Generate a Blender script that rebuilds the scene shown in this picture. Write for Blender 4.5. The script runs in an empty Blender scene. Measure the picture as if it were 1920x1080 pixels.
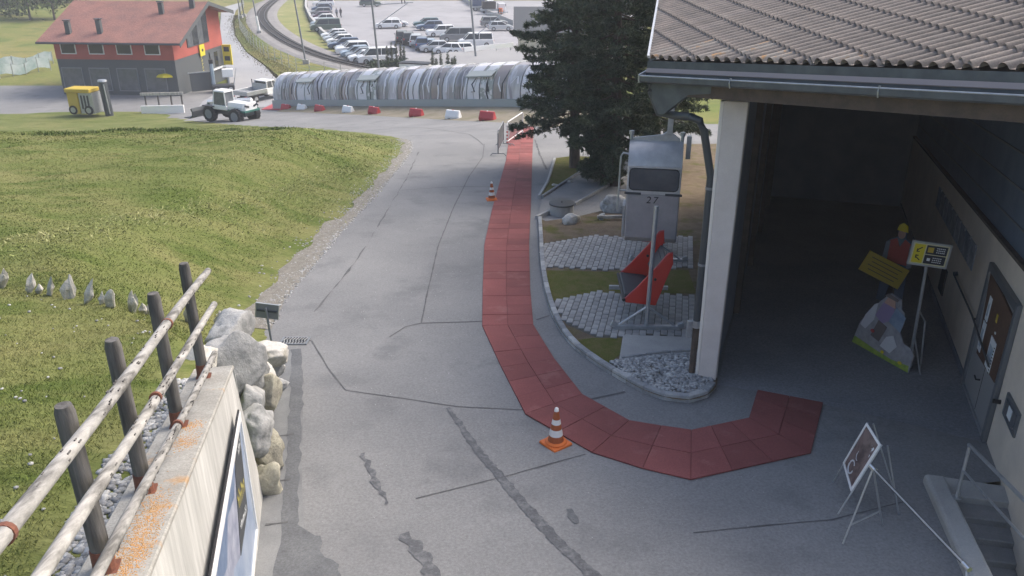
import bpy, bmesh, math, random
import numpy as np
from mathutils import Vector, Matrix, noise as mnoise
R = math.radians
random.seed(7); rng = np.random.default_rng(7)
S = bpy.context.scene
COL = S.collection

# ------------------------------------------------------------------ camera, sky, sun, exposure
cam_d = bpy.data.cameras.new('camera'); cam = bpy.data.objects.new('camera', cam_d); COL.objects.link(cam)
cam.location = (0, 0, 7.0); cam.rotation_euler = (R(90 - 23.4), 0, 0)
cam_d.sensor_width = 36; cam_d.lens = 29.25; cam_d.clip_end = 6000; cam_d.clip_start = 0.05
S.camera = cam
SUN_EL, SUN_AZ = 50, 62            # azimuth clockwise from +Y
w = bpy.data.worlds.new('World'); S.world = w; w.use_nodes = True
nt = w.node_tree; nt.nodes.clear()
sky = nt.nodes.new('ShaderNodeTexSky'); sky.sky_type = 'NISHITA'; sky.sun_disc = False
sky.sun_elevation = R(SUN_EL); sky.sun_rotation = R(SUN_AZ); sky.air_density = 1.0; sky.dust_density = 5.0; sky.ozone_density = 1.0
bgn = nt.nodes.new('ShaderNodeBackground'); bgn.inputs[1].default_value = 0.15
won = nt.nodes.new('ShaderNodeOutputWorld')
nt.links.new(sky.outputs[0], bgn.inputs[0]); nt.links.new(bgn.outputs[0], won.inputs[0])
sd_ = bpy.data.lights.new('sun', 'SUN'); sd_.energy = 1.25; sd_.angle = R(35); sd_.color = (1, .95, .87)
sun = bpy.data.objects.new('sun', sd_); COL.objects.link(sun)
dv = Vector((math.sin(R(SUN_AZ)) * math.cos(R(SUN_EL)), math.cos(R(SUN_AZ)) * math.cos(R(SUN_EL)), math.sin(R(SUN_EL))))
sun.rotation_euler = dv.to_track_quat('Z', 'Y').to_euler(); sun.location = (20, -20, 40)
S.view_settings.view_transform = 'Standard'; S.view_settings.look = 'None'
S.view_settings.exposure = 0.92; S.view_settings.gamma = 1.0; S.view_settings.use_curve_mapping = False

# ------------------------------------------------------------------ site survey: sight lines from the camera post to the terrain
FPX = 1560.; CT, ST = math.cos(R(23.4)), math.sin(R(23.4)); CAM = np.array([0, 0, 7.0])
def sight(px, py):
    X = (px - 960) / FPX; Y = (540 - py) / FPX
    return np.array([X, CT + ST * Y, -ST + CT * Y])
def smooth(a, b, t):
    t = np.clip((np.asarray(t, float) - a) / (b - a), 0, 1); return t * t * (3 - 2 * t)
def P(x, y):                                    # paved level: falls away from the camera, and to the left further down
    x = np.asarray(x, float); y = np.asarray(y, float)
    z = np.where(y < 40, -.08 * (y - 10), -2.4 - .115 * (y - 40)) + .075 * np.minimum(0, x) * smooth(30, 52, y)
    return np.maximum(z, -8.6)
WX = lambda y: -2.98 - .2239 * (y - 7.42)      # front face of the retaining wall
EDGE = np.array([(WX(-3) - .14, -3), (WX(1) - .14, 1), (WX(8.9) - .14, 8.9), (-3.75, 10), (-4.1, 11.5), (-4.5, 13.2), (-4.8, 14.6), (-5.02, 16.85), (-4.95, 19.5),
    (-4.9, 22.25), (-4.72, 25.5), (-4.6, 28.8), (-4.5, 33), (-4.5, 36.6), (-4.75, 39.2), (-5.2, 41.3), (-6.35, 43.9), (-8.6, 48), (-12.4, 53.6), (-18.4, 59.5), (-21.6, 63.3), (-25.2, 67.6), (-28.3, 72.5), (-31.5, 76.6), (-36, 77.8), (-47, 76.5), (-80, 80)])
def edge_dist(x, y):                            # >0 on the meadow side
    x = np.asarray(x, float); y = np.asarray(y, float)
    best = np.full(x.shape, 1e9); sg = np.ones(x.shape)
    for (ax, ay), (bx, by) in zip(EDGE[:-1], EDGE[1:]):
        dx, dy = bx - ax, by - ay; L2 = dx * dx + dy * dy
        t = np.clip(((x - ax) * dx + (y - ay) * dy) / L2, 0, 1)
        ex, ey = x - ax - t * dx, y - ay - t * dy; d = np.hypot(ex, ey)
        s = np.where(dx * (y - ay) - dy * (x - ax) > 0, 1., -1.)
        m = d < best; best = np.where(m, d, best); sg = np.where(m, s, sg)
    return best * sg
def T(x, y):                                    # meadow surface
    x = np.asarray(x, float); y = np.asarray(y, float)
    sd = edge_dist(x, y); p = P(x, y)
    wd = .3 + 4.2 * smooth(9.0, 16, y); off = .5 * smooth(14, 18, y)
    pr = smooth(0, 1, (sd - off) / wd)
    base = 1.2 * (1 - smooth(33, 45, y)) + .1
    E = np.where(y < 8.2, 2.12 - .21 * (y - 8.2), 2.12 - .2 * (y - 8.2)) - p
    k = .25; hmx = np.clip(.5 + .5 * (E - base) / k, 0, 1); plate = base * (1 - hmx) + E * hmx + k * hmx * (1 - hmx)
    und = .07 * np.sin(x * .9 + y * .35) * np.sin(y * .6 - x * .2) + .04 * np.sin(x * 2.3 + 1) * np.sin(y * 1.9)
    h = np.where(sd < 0, np.maximum(sd * .6, -.4), .04 * np.minimum(sd, 1) + (plate + und) * pr)
    return p + h
def hit(px, py, fn=P, t0=2.5, t1=420., step=.1):
    d = sight(px, py); ts = np.arange(t0, t1, step); q = CAM + d * ts[:, None]
    b = q[:, 2] <= fn(q[:, 0], q[:, 1]); i = int(np.argmax(b)) if b.any() else len(ts) - 1
    lo, hi = ts[max(i - 1, 0)], ts[i]
    for _ in range(25):
        m = (lo + hi) / 2; q = CAM + d * m
        if q[2] <= float(fn(q[0], q[1])): hi = m
        else: lo = m
    return Vector(CAM + d * hi)
def level(px, py, z):
    d = sight(px, py); return Vector(CAM + d * ((z - 7.0) / d[2]))
def depth(px, py, y):
    d = sight(px, py); return Vector(CAM + d * (y / d[1]))
def onplane(px, py, p0, n):
    d = sight(px, py); return Vector(CAM + d * (np.dot(np.array(p0) - CAM, np.array(n)) / np.dot(d, np.array(n))))

# ------------------------------------------------------------------ materials
MATS = {}
def mat(name, col, rough=.8, metal=0., col2=None, scale=4., lo=.35, hi=.65, fine=0., fscale=60., bump=0., bscale=30., rnd=0., island=0., spec=.4, stretch=None, coat=0., alpha=1., trans=0., col3=None, scale3=1., lo3=.5, hi3=.7, bdist=.02):
    if name in MATS: return MATS[name]
    m = bpy.data.materials.new(name); m.use_nodes = True; n = m.node_tree.nodes; l = m.node_tree.links
    b = n['Principled BSDF']; b.inputs['Roughness'].default_value = rough; b.inputs['Metallic'].default_value = metal
    b.inputs['Specular IOR Level'].default_value = spec
    if coat: b.inputs['Coat Weight'].default_value = coat; b.inputs['Coat Roughness'].default_value = .1
    if alpha < 1: b.inputs['Alpha'].default_value = alpha
    if trans: b.inputs['Transmission Weight'].default_value = trans
    b.inputs['Base Color'].default_value = (*col, 1)
    out = None
    tc = n.new('ShaderNodeTexCoord'); vec = tc.outputs['Object']
    if stretch:
        mp = n.new('ShaderNodeMapping'); mp.inputs['Scale'].default_value = stretch; l.new(vec, mp.inputs[0]); vec = mp.outputs[0]
    def nz(sc, det=6, rgh=.6):
        t = n.new('ShaderNodeTexNoise'); t.inputs['Scale'].default_value = sc; t.inputs['Detail'].default_value = det; t.inputs['Roughness'].default_value = rgh
        l.new(vec, t.inputs['Vector']); return t.outputs[0]
    def ramp(src, a, c):
        r = n.new('ShaderNodeMapRange'); r.inputs[1].default_value = a; r.inputs[2].default_value = c; l.new(src, r.inputs[0]); return r.outputs[0]
    def mix(fac, a, c, mode='MIX'):
        x = n.new('ShaderNodeMix'); x.data_type = 'RGBA'; x.blend_type = mode
        if isinstance(fac, float): x.inputs[0].default_value = fac
        else: l.new(fac, x.inputs[0])
        for s, v in ((6, a), (7, c)):
            if isinstance(v, tuple): x.inputs[s].default_value = (*v, 1)
            else: l.new(v, x.inputs[s])
        return x.outputs[2]
    cur = col
    if col2: cur = mix(ramp(nz(scale), lo, hi), cur, col2)
    if col3: cur = mix(ramp(nz(scale3, 5), lo3, hi3), cur, col3)
    if fine:
        f = ramp(nz(fscale, 3, .7), .25, .75); v = n.new('ShaderNodeMapRange'); v.inputs[3].default_value = 1 - fine; v.inputs[4].default_value = 1 + fine; l.new(f, v.inputs[0])
        cb = n.new('ShaderNodeVectorMath'); cb.operation = 'SCALE'
        if isinstance(cur, tuple): cb.inputs[0].default_value = cur
        else: l.new(cur, cb.inputs[0])
        l.new(v.outputs[0], cb.inputs['Scale']); cur = cb.outputs[0]
    for amt, src in ((rnd, 'o'), (island, 'i')):
        if amt:
            if src == 'o': g = n.new('ShaderNodeObjectInfo').outputs['Random']
            else: g = n.new('ShaderNodeNewGeometry').outputs['Random Per Island']
            v = n.new('ShaderNodeMapRange'); v.inputs[3].default_value = 1 - amt; v.inputs[4].default_value = 1 + amt; l.new(g, v.inputs[0])
            cb = n.new('ShaderNodeVectorMath'); cb.operation = 'SCALE'
            if isinstance(cur, tuple): cb.inputs[0].default_value = cur
            else: l.new(cur, cb.inputs[0])
            l.new(v.outputs[0], cb.inputs['Scale']); cur = cb.outputs[0]
    if not isinstance(cur, tuple): l.new(cur, b.inputs['Base Color'])
    if bump:
        bp = n.new('ShaderNodeBump'); bp.inputs['Strength'].default_value = bump; bp.inputs['Distance'].default_value = bdist
        l.new(nz(bscale, 6, .65), bp.inputs['Height']); l.new(bp.outputs[0], b.inputs['Normal'])
    MATS[name] = m; return m

mat('asphalt', (.185, .187, .189), .93, col2=(.238, .238, .236), scale=.28, lo=.38, hi=.68, col3=(.15, .153, .157), scale3=.7, lo3=.54, hi3=.72, fine=.24, fscale=28, bump=.4, bscale=70, bdist=.01)
mat('asphalt_dark', (.20, .207, .22), .92, col2=(.25, .255, .265), scale=.6, fine=.3, fscale=26, bump=.3, bscale=90, bdist=.008)
mat('asphalt_patch', (.105, .11, .117), .9, col2=(.14, .145, .15), scale=2., fine=.3, fscale=30, bump=.3, bscale=90, bdist=.008)
mat('tar', (.07, .072, .076), .85, col2=(.12, .12, .12), scale=3, fine=.2)
mat('wet_mark', (.088, .091, .098), .75, col2=(.15, .153, .158), scale=9, lo=.45, hi=.62, fine=.3, fscale=30)
mat('concrete', (.40, .395, .375), .9, col2=(.31, .31, .30), scale=1.5, fine=.12, fscale=40, bump=.2, bscale=40, bdist=.01)
mat('concrete_gutter', (.22, .225, .225), .9, col2=(.15, .155, .16), scale=1.2, fine=.15, fscale=50, bump=.2, bscale=60, bdist=.01)
mat('wall_concrete', (.56, .55, .52), .9, col2=(.42, .415, .39), scale=2.4, fine=.2, fscale=12, bump=.5, bscale=10, stretch=(1, 1, .1), bdist=.02)
mat('wall_top', (.37, .36, .33), .95, col2=(.26, .25, .225), scale=3., fine=.25, fscale=50, bump=.4, bscale=40, col3=(.40, .24, .11), scale3=2.2, lo3=.60, hi3=.72, bdist=.015)
mat('kerb_stone', (.33, .34, .345), .9, col2=(.24, .245, .25), scale=6, fine=.2, fscale=70, bump=.3, bscale=60, rnd=.14, bdist=.01)
mat('kerb_pale', (.46, .46, .45), .9, col2=(.35, .35, .34), scale=6, fine=.15, rnd=.1)
mat('paver', (.37, .362, .34), .9, col2=(.28, .28, .275), scale=5, fine=.15, fscale=80, rnd=.16, bump=.2, bscale=60, bdist=.008)
mat('red_mat', (.255, .078, .072), .88, col2=(.20, .06, .056), scale=.8, lo=.35, hi=.65, col3=(.30, .125, .115), scale3=2.2, lo3=.58, hi3=.78, fine=.2, fscale=45, rnd=.14, bump=.3, bscale=110, bdist=.006)
mat('mat_seam', (.13, .042, .038), .9)
mat('grass', (.128, .152, .046), .95, col2=(.185, .185, .072), scale=.55, lo=.38, hi=.64, col3=(.092, .122, .03), scale3=.9, lo3=.48, hi3=.64, fine=.3, fscale=16, bump=.7, bscale=12, spec=.1, bdist=.05, stretch=(.45, 1, 1))
mat('grass_blade', (.14, .17, .048), .9, col2=(.195, .195, .076), scale=.55, lo=.38, hi=.64, col3=(.10, .135, .032), scale3=.9, lo3=.48, hi3=.64, island=.28, spec=.15, stretch=(.45, 1, 1))
mat('hay', (.33, .32, .16), .95, col2=(.24, .27, .10), scale=1.2, island=.3, spec=.1)
mat('far_grass', (.13, .16, .04), .95, col2=(.21, .19, .07), scale=.06, lo=.4, hi=.6, col3=(.08, .12, .03), scale3=.25, fine=.2, fscale=3, spec=.1)
mat('scrub', (.085, .095, .04), .95, col2=(.16, .13, .065), scale=.6, island=.4, spec=.1)
mat('joint_sand', (.09, .085, .075), .97, fine=.3, fscale=45)
mat('dirt', (.135, .105, .075), .97, col2=(.19, .15, .105), scale=3, col3=(.10, .10, .03), scale3=1.3, lo3=.52, hi3=.68, fine=.3, fscale=45, bump=.6, bscale=35, spec=.1, bdist=.03)
mat('moss', (.10, .115, .025), .97, col2=(.15, .13, .05), scale=4, fine=.35, fscale=50, bump=.6, bscale=40, spec=.1, bdist=.03)
mat('gravel_soil', (.165, .155, .13), .97, col2=(.24, .225, .20), scale=7, fine=.35, fscale=40, bump=.7, bscale=40, bdist=.03)
mat('stone_grey', (.40, .40, .39), .9, col2=(.24, .245, .25), scale=7, lo=.4, hi=.6, fine=.2, fscale=40, island=.35, bump=.3, bscale=20)
mat('boulder_grey', (.37, .37, .36), .9, col2=(.22, .225, .22), scale=5, lo=.45, hi=.62, fine=.2, fscale=40, bump=.7, bscale=14, rnd=.12, bdist=.03)
mat('boulder_white', (.52, .50, .46), .9, col2=(.36, .34, .28), scale=4, lo=.45, hi=.65, fine=.15, fscale=40, bump=.7, bscale=14, rnd=.1, bdist=.03)
mat('boulder_tan', (.42, .395, .31), .9, col2=(.26, .245, .20), scale=4, lo=.42, hi=.62, fine=.2, fscale=40, bump=.8, bscale=14, rnd=.1, bdist=.03)
mat('wood_rail', (.33, .32, .30), .92, col2=(.13, .125, .115), scale=11, lo=.47, hi=.60, fine=.35, fscale=30, col3=(.42, .405, .38), scale3=5, lo3=.5, hi3=.7, bump=.9, bscale=16, rnd=.08, stretch=(1, .07, .5), bdist=.015)
mat('wood_pale', (.43, .41, .375), .9, col2=(.25, .235, .21), scale=6, lo=.42, hi=.66, fine=.15, fscale=50, bump=.5, bscale=16, rnd=.08, stretch=(1, 1, .18), bdist=.01)
mat('wood_dark', (.135, .128, .12), .92, col2=(.06, .057, .054), scale=9, lo=.42, hi=.6, fine=.25, fscale=40, bump=.8, bscale=18, stretch=(1, 1, .1), bdist=.012)
mat('rust', (.20, .075, .045), .85, col2=(.13, .06, .045), scale=8, fine=.2)
mat('lichen', (.50, .25, .08), .95, col2=(.36, .22, .10), scale=10, fine=.25)
mat('galv', (.50, .52, .54), .45, .75, col2=(.40, .42, .44), scale=8, bump=.05)
mat('steel', (.62, .64, .66), .3, .9)
mat('grey_metal', (.22, .235, .25), .6, .3, fine=.06)
mat('dark_metal', (.075, .085, .095), .5, .4)
mat('black', (.018, .018, .02), .5)
mat('rubber', (.022, .022, .024), .85, bump=.3, bscale=40)
mat('white_paint', (.78, .78, .77), .45, fine=.04, coat=.2)
mat('sign_cream', (.66, .63, .40), .5)
mat('white_plastic', (.74, .75, .75), .5, fine=.04)
mat('red_plastic', (.42, .055, .06), .5, fine=.06)
mat('orange', (.62, .15, .03), .6, fine=.08)
mat('cone_stripe', (.72, .70, .68), .55)
mat('cone_brown', (.34, .09, .03), .65, fine=.1)
mat('red_paint', (.55, .045, .03), .4, coat=.3, fine=.05)
mat('yellow', (.68, .56, .03), .5, fine=.04)
mat('yellow_dull', (.50, .36, .04), .6, fine=.08)
mat('plaster', (.70, .62, .52), .9, col2=(.62, .55, .465), scale=2, fine=.06, bump=.1, bscale=60, bdist=.006)
mat('pillar_paint', (.62, .57, .54), .85, col2=(.55, .50, .47), scale=2.5, fine=.06, bump=.1, bscale=40, bdist=.006)
mat('pillar_edge', (.74, .70, .64), .8)
mat('blue_clad', (.14, .19, .26), .5, col2=(.10, .14, .20), scale=1.5, fine=.08)
mat('timber_brown', (.105, .078, .062), .85, col2=(.07, .055, .045), scale=6, fine=.15, stretch=(.2, 1, 1), bump=.3, bscale=20)
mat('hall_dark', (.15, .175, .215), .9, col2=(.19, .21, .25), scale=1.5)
mat('fascia_metal', (.125, .14, .155), .55, .4, col2=(.09, .10, .115), scale=4)
mat('flashing_pink', (.34, .29, .29), .7, .2)
mat('roof_tile', (.265, .225, .195), .9, col2=(.19, .17, .155), scale=3.2, lo=.4, hi=.65, fine=.25, fscale=40, rnd=.14, bump=.35, bscale=60, bdist=.008)
mat('roof_tile_lichen', (.28, .25, .22), .9, col2=(.40, .22, .09), scale=7, lo=.55, hi=.68, fine=.2, fscale=50)
mat('door_grey', (.33, .335, .34), .6, .2, fine=.05)
mat('door_frame', (.16, .175, .19), .5, .4)
mat('cork', (.12, .065, .04), .9, col2=(.09, .05, .035), scale=8, fine=.2)
mat('paper', (.72, .75, .76), .7)
mat('print_blue', (.25, .35, .45), .7, col2=(.55, .6, .62), scale=9)
mat('print_dark', (.035, .038, .045), .6)
mat('glass_dark', (.025, .03, .035), .12, spec=.6)
mat('glass_grey', (.085, .095, .105), .15, spec=.6, col2=(.14, .15, .16), scale=2)
mat('aluminium', (.66, .66, .66), .42, .35, col2=(.52, .52, .53), scale=3, fine=.08, bump=.05, bscale=20)
mat('aluminium_dull', (.44, .42, .43), .55, .2, col2=(.36, .345, .355), scale=2.5, fine=.08)
mat('bark', (.14, .11, .09), .95, col2=(.08, .065, .055), scale=10, stretch=(1, 1, .3), bump=.9, bscale=20, bdist=.03)
mat('needles', (.085, .11, .075), .8, col2=(.13, .155, .09), scale=1.1, lo=.45, hi=.65, island=.45, spec=.2)
mat('leaves', (.06, .10, .025), .85, col2=(.11, .14, .04), scale=.5, island=.4, spec=.2)
mat('leaves_dark', (.035, .06, .025), .85, island=.4, spec=.2)

# ------------------------------------------------------------------ mesh helpers
class MB:
    def __init__(s): s.v = []; s.f = []
    def add(s, vs, fs, mx=None):
        o = len(s.v)
        s.v += [tuple((mx @ Vector(q)) if mx is not None else q) for q in vs]; s.f += [tuple(i + o for i in f) for f in fs]; return s
    def box(s, c, d, rz=0., mx=None, taper=1., ry=0., rx=0.):
        x, y, z = d[0] / 2, d[1] / 2, d[2] / 2; t = taper
        vs = [(-x, -y, -z), (x, -y, -z), (x, y, -z), (-x, y, -z), (-x * t, -y * t, z), (x * t, -y * t, z), (x * t, y * t, z), (-x * t, y * t, z)]
        m = Matrix.Translation(c) @ Matrix.Rotation(rz, 4, 'Z') @ Matrix.Rotation(ry, 4, 'Y') @ Matrix.Rotation(rx, 4, 'X')
        if mx is not None: m = mx @ m
        return s.add(vs, [(0, 3, 2, 1), (4, 5, 6, 7), (0, 1, 5, 4), (1, 2, 6, 5), (2, 3, 7, 6), (3, 0, 4, 7)], m)
    def tube(s, pts, r, n=8, caps=True, r1=None, flat=1.):
        pts = [Vector(p) for p in pts]; k = len(pts); vs = []; fs = []
        up = Vector((0, 0, 1))
        for i, p in enumerate(pts):
            d = (pts[min(i + 1, k - 1)] - pts[max(i - 1, 0)]).normalized()
            u = up if abs(d.z) < .95 else Vector((0, 1, 0))
            a = d.cross(u).normalized(); b = a.cross(d)
            rr = (r[i] if isinstance(r, (list, tuple)) else (r if r1 is None else r + (r1 - r) * i / max(1, k - 1)))
            for j in range(n):
                t = 2 * math.pi * j / n; vs.append(p + a * (rr * math.cos(t)) + b * (rr * flat * math.sin(t)))
        for i in range(k - 1):
            for j in range(n): fs.append((i * n + j, i * n + (j + 1) % n, (i + 1) * n + (j + 1) % n, (i + 1) * n + j))
        if caps: fs += [tuple(range(n))[::-1], tuple(range((k - 1) * n, k * n))]
        return s.add(vs, fs)
    def lathe(s, prof, n=16, mx=None, c=(0, 0, 0)):
        vs = []; fs = []
        for r, z in prof:
            for j in range(n): t = 2 * math.pi * j / n; vs.append((c[0] + r * math.cos(t), c[1] + r * math.sin(t), c[2] + z))
        k = len(prof)
        for i in range(k - 1):
            for j in range(n): fs.append((i * n + j, i * n + (j + 1) % n, (i + 1) * n + (j + 1) % n, (i + 1) * n + j))
        fs += [tuple(range(n))[::-1], tuple(range((k - 1) * n, k * n))]
        return s.add(vs, fs, mx)
    def prism(s, out, z0, z1, mx=None, t=1.):                # outline in local xy, extruded along local z
        n = len(out); cx = sum(p[0] for p in out) / n; cy = sum(p[1] for p in out) / n
        vs = [(x, y, z0) for x, y in out] + [(cx + (x - cx) * t, cy + (y - cy) * t, z1) for x, y in out]
        return s.add(vs, [tuple(range(n))[::-1], tuple(range(n, 2 * n))] + [(i, (i + 1) % n, n + (i + 1) % n, n + i) for i in range(n)], mx)
    def loft(s, rings, close=True, caps=True):
        n = len(rings[0]); vs = [q for r in rings for q in r]; fs = []
        for i in range(len(rings) - 1):
            for j in range(n if close else n - 1): fs.append((i * n + j, i * n + (j + 1) % n, (i + 1) * n + (j + 1) % n, (i + 1) * n + j))
        if caps: fs += [tuple(range(n))[::-1], tuple(range((len(rings) - 1) * n, len(rings) * n))]
        return s.add(vs, fs)
    def poly(s, pts): return s.add([tuple(p) for p in pts], [tuple(range(len(pts)))])
    def strip(s, a, b):                                       # sheet between two polylines
        n = len(a); return s.add([tuple(p) for p in a] + [tuple(p) for p in b], [(i, i + 1, n + i + 1, n + i) for i in range(n - 1)])
    def rod(s, a, b, r, n=8): return s.tube([a, b], r, n)

def link(name, me, m=None, parent=None, smooth=False):
    o = bpy.data.objects.new(name, me); COL.objects.link(o)
    if m is not None: me.materials.append(MATS[m] if isinstance(m, str) else m)
    if parent is not None: o.parent = parent
    if smooth: me.polygons.foreach_set('use_smooth', [True] * len(me.polygons))
    return o
def obj(name, mb, m, parent=None, smooth=False, bevel=0., fix=True, seg=1):
    me = bpy.data.meshes.new(name); me.from_pydata([tuple(v) for v in mb.v], [], mb.f)
    if fix:
        bm = bmesh.new(); bm.from_mesh(me); bmesh.ops.recalc_face_normals(bm, faces=bm.faces); bm.to_mesh(me); bm.free()
    me.update(); o = link(name, me, m, parent, False)
    if smooth: me.shade_smooth() if hasattr(me, 'shade_smooth') else None
    if smooth: me.set_sharp_from_angle(angle=R(45))
    if bevel:
        b = o.modifiers.new('bevel', 'BEVEL'); b.width = bevel; b.segments = seg; b.limit_method = 'ANGLE'; b.angle_limit = R(40)
    return o
def npmesh(name, V, F, m, parent=None, smooth=False):         # fast path: V (n,3), F (m,k)
    me = bpy.data.meshes.new(name); V = np.asarray(V, np.float32); F = np.asarray(F, np.int32); k = F.shape[1]
    me.vertices.add(len(V)); me.vertices.foreach_set('co', V.ravel()); me.loops.add(F.size); me.loops.foreach_set('vertex_index', F.ravel())
    me.polygons.add(len(F)); me.polygons.foreach_set('loop_start', np.arange(0, F.size, k, dtype=np.int32)); me.update(calc_edges=True); me.validate()
    return link(name, me, m, parent, smooth)
def gridmesh(name, xs, ys, fn, m, keep=None, smooth=True):
    X, Y = np.meshgrid(xs, ys); Z = fn(X, Y); V = np.stack([X, Y, Z], -1).reshape(-1, 3); nx = len(xs)
    i, j = np.meshgrid(np.arange(nx - 1), np.arange(len(ys) - 1)); a = (j * nx + i).ravel(); F = np.stack([a, a + 1, a + nx + 1, a + nx], -1)
    if keep is not None:
        c = V[F].mean(1); F = F[keep(c[:, 0], c[:, 1])]
    return npmesh(name, V, F, m, None, smooth)
def tag(o, label, cat, group=None):
    o['label'] = label; o['category'] = cat
    if group: o['group'] = group
    return o
def thing(name, label, cat, loc=(0, 0, 0), rz=0., group=None):
    o = bpy.data.objects.new(name, None); COL.objects.link(o); o.location = loc; o.rotation_euler = (0, 0, rz); o.empty_display_size = .3
    return tag(o, label, cat, group)
def struct(o): o['kind'] = 'structure'; return o
def stuff(o): o['kind'] = 'stuff'; return o
def copy_tree(o, parent=None):
    c = o.copy(); COL.objects.link(c)
    if parent is not None: c.parent = parent
    for ch in list(o.children): copy_tree(ch, c)
    return c
def rock_mesh(name, seed, dims, rough=.25, sub=2, flat=0.):
    bm = bmesh.new(); bmesh.ops.create_icosphere(bm, subdivisions=sub, radius=1)
    o = Vector((seed * 3.17, seed * 1.31, seed * 7.7)); rs_ = random.Random(seed)
    planes = [(Vector((rs_.gauss(0, 1), rs_.gauss(0, 1), rs_.gauss(0, 1))).normalized(), rs_.uniform(.55, .85)) for _ in range(9)]
    for v in bm.verts:
        p = v.co.copy(); n = mnoise.noise(p * 1.1 + o) * rough * 1.6 + mnoise.noise(p * 2.6 + o) * rough * .6
        q = p * (1 + n)
        for nn_, lim in planes:                               # a few cleaved faces so that it reads as broken stone
            e = q.dot(nn_) - lim
            if e > 0: q -= nn_ * e * .85
        q += p * mnoise.noise(p * 5.5 + o) * .05
        if flat: q.z = max(q.z, -flat)
        v.co = Vector((q.x * dims[0], q.y * dims[1], q.z * dims[2]))
    me = bpy.data.meshes.new(name); bm.to_mesh(me); bm.free(); return me
def pebbles(name, pts, size, m, parent=None, squash=.6):
    bm = bmesh.new(); bmesh.ops.create_icosphere(bm, subdivisions=1, radius=1); bm.verts.ensure_lookup_table()
    bv = np.array([v.co[:] for v in bm.verts]); bf = np.array([[v.index for v in f.verts] for f in bm.faces]); bm.free()
    n = len(pts); pts = np.asarray(pts); sc = rng.uniform(size[0], size[1], (n, 1, 1)) * np.concatenate([rng.uniform(.7, 1.3, (n, 1, 2)), rng.uniform(squash * .8, squash * 1.2, (n, 1, 1))], 2)
    a = rng.uniform(0, 6.28, n); ca, sa = np.cos(a), np.sin(a)
    v = bv[None] * (1 + rng.uniform(-.22, .22, (n, len(bv), 1))) * sc
    V = np.stack([v[..., 0] * ca[:, None] - v[..., 1] * sa[:, None], v[..., 0] * sa[:, None] + v[..., 1] * ca[:, None], v[..., 2]], -1) + pts[:, None, :]
    F = bf[None] + (np.arange(n) * len(bv))[:, None, None]
    return npmesh(name, V.reshape(-1, 3), F.reshape(-1, 3), m, parent)
def inpoly(x, y, poly):
    x = np.asarray(x); y = np.asarray(y); r = np.zeros(x.shape, bool); n = len(poly)
    for i in range(n):
        (x1, y1), (x2, y2) = poly[i][:2], poly[(i + 1) % n][:2]
        c = ((y1 > y) != (y2 > y)) & (x < (x2 - x1) * (y - y1) / (y2 - y1 + 1e-12) + x1); r ^= c
    return r
def scatter(poly, n, fn=None):
    poly = np.array([p[:2] for p in poly]); lo, hi = poly.min(0), poly.max(0); out = []
    while len(out) < n:
        q = rng.uniform(lo, hi, (n * 2, 2)); q = q[inpoly(q[:, 0], q[:, 1], poly)]; out += list(q)
    q = np.array(out[:n]); z = (fn or P)(q[:, 0], q[:, 1]); return np.column_stack([q, z])
def letters(mb, n, x0, x1, y, h, z, w=.2):                    # a line of print too small to read: short strokes of varied shape
    st = (x1 - x0) / n
    for i in range(n):
        x = x0 + st * (i + .5); 
        mb.box((x - st * .22, y, z), (st * w, h, .002)); mb.box((x, y + h * random.choice((-.38, 0, .38)), z), (st * .6, h * .2, .002))
        if i % 2: mb.box((x + st * .22, y + h * .1 * (i % 3 - 1), z), (st * w, h * .7, .002))

# ------------------------------------------------------------------ ground, meadow, road
def far_level(x, y):
    z = P(x, y) - .35
    z = np.where(y > 88, -8.9, z)
    z = z + .10 * np.maximum(0, y - 200) + .25 * np.maximum(0, y - 420) + .12 * np.maximum(0, np.abs(x) - 120)
    z = z + np.where(y > 60, .05 * np.maximum(0, -x - 55), 0)
    return np.minimum(z, 12) - np.where((np.abs(x) < 40) & (y < 12), .6, 0)
gx = np.concatenate([-np.geomspace(3000, 90, 24), np.arange(-80, 81, 4.), np.geomspace(90, 3000, 24)])
gy = np.concatenate([-np.geomspace(3000, 40, 16), np.arange(-30, 200, 4.), np.geomspace(204, 4000, 30)])
ground = struct(gridmesh('ground', gx, gy, far_level, 'far_grass'))
mx_ = np.concatenate([np.arange(-70, -26, 1.5), np.arange(-26, -12, .4), np.arange(-12, -.9, .2)])
my_ = np.concatenate([np.arange(-3, 20, .2), np.arange(20, 52, .4), np.arange(52, 84, 1.)])
meadow = struct(gridmesh('meadow', mx_, my_, T, 'grass', keep=lambda x, y: edge_dist(x, y) > -.9))
TUN_A, TUN_B = Vector((4.4, 52.8, 0)), Vector((-20.4, 76.95, 0))          # line of the covered walkway
tdir = (TUN_B - TUN_A).normalized(); tnrm = Vector((-tdir.y, tdir.x, 0))
if tnrm.y > 0: tnrm = -tnrm                                              # towards the camera
def road_keep(x, y):
    return ((x - TUN_A.x) * tnrm.x + (y - TUN_A.y) * tnrm.y > -.5) & ~((x > 7.9 + .36 * (y - 12)) & (y > 12)) | (x < -24.5)
road = struct(gridmesh('road', np.concatenate([np.arange(-70, -14, 2.), np.arange(-14, 16.1, 1.)]), np.arange(-6, 92, 1.), P, 'asphalt', keep=road_keep, smooth=False))
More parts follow.
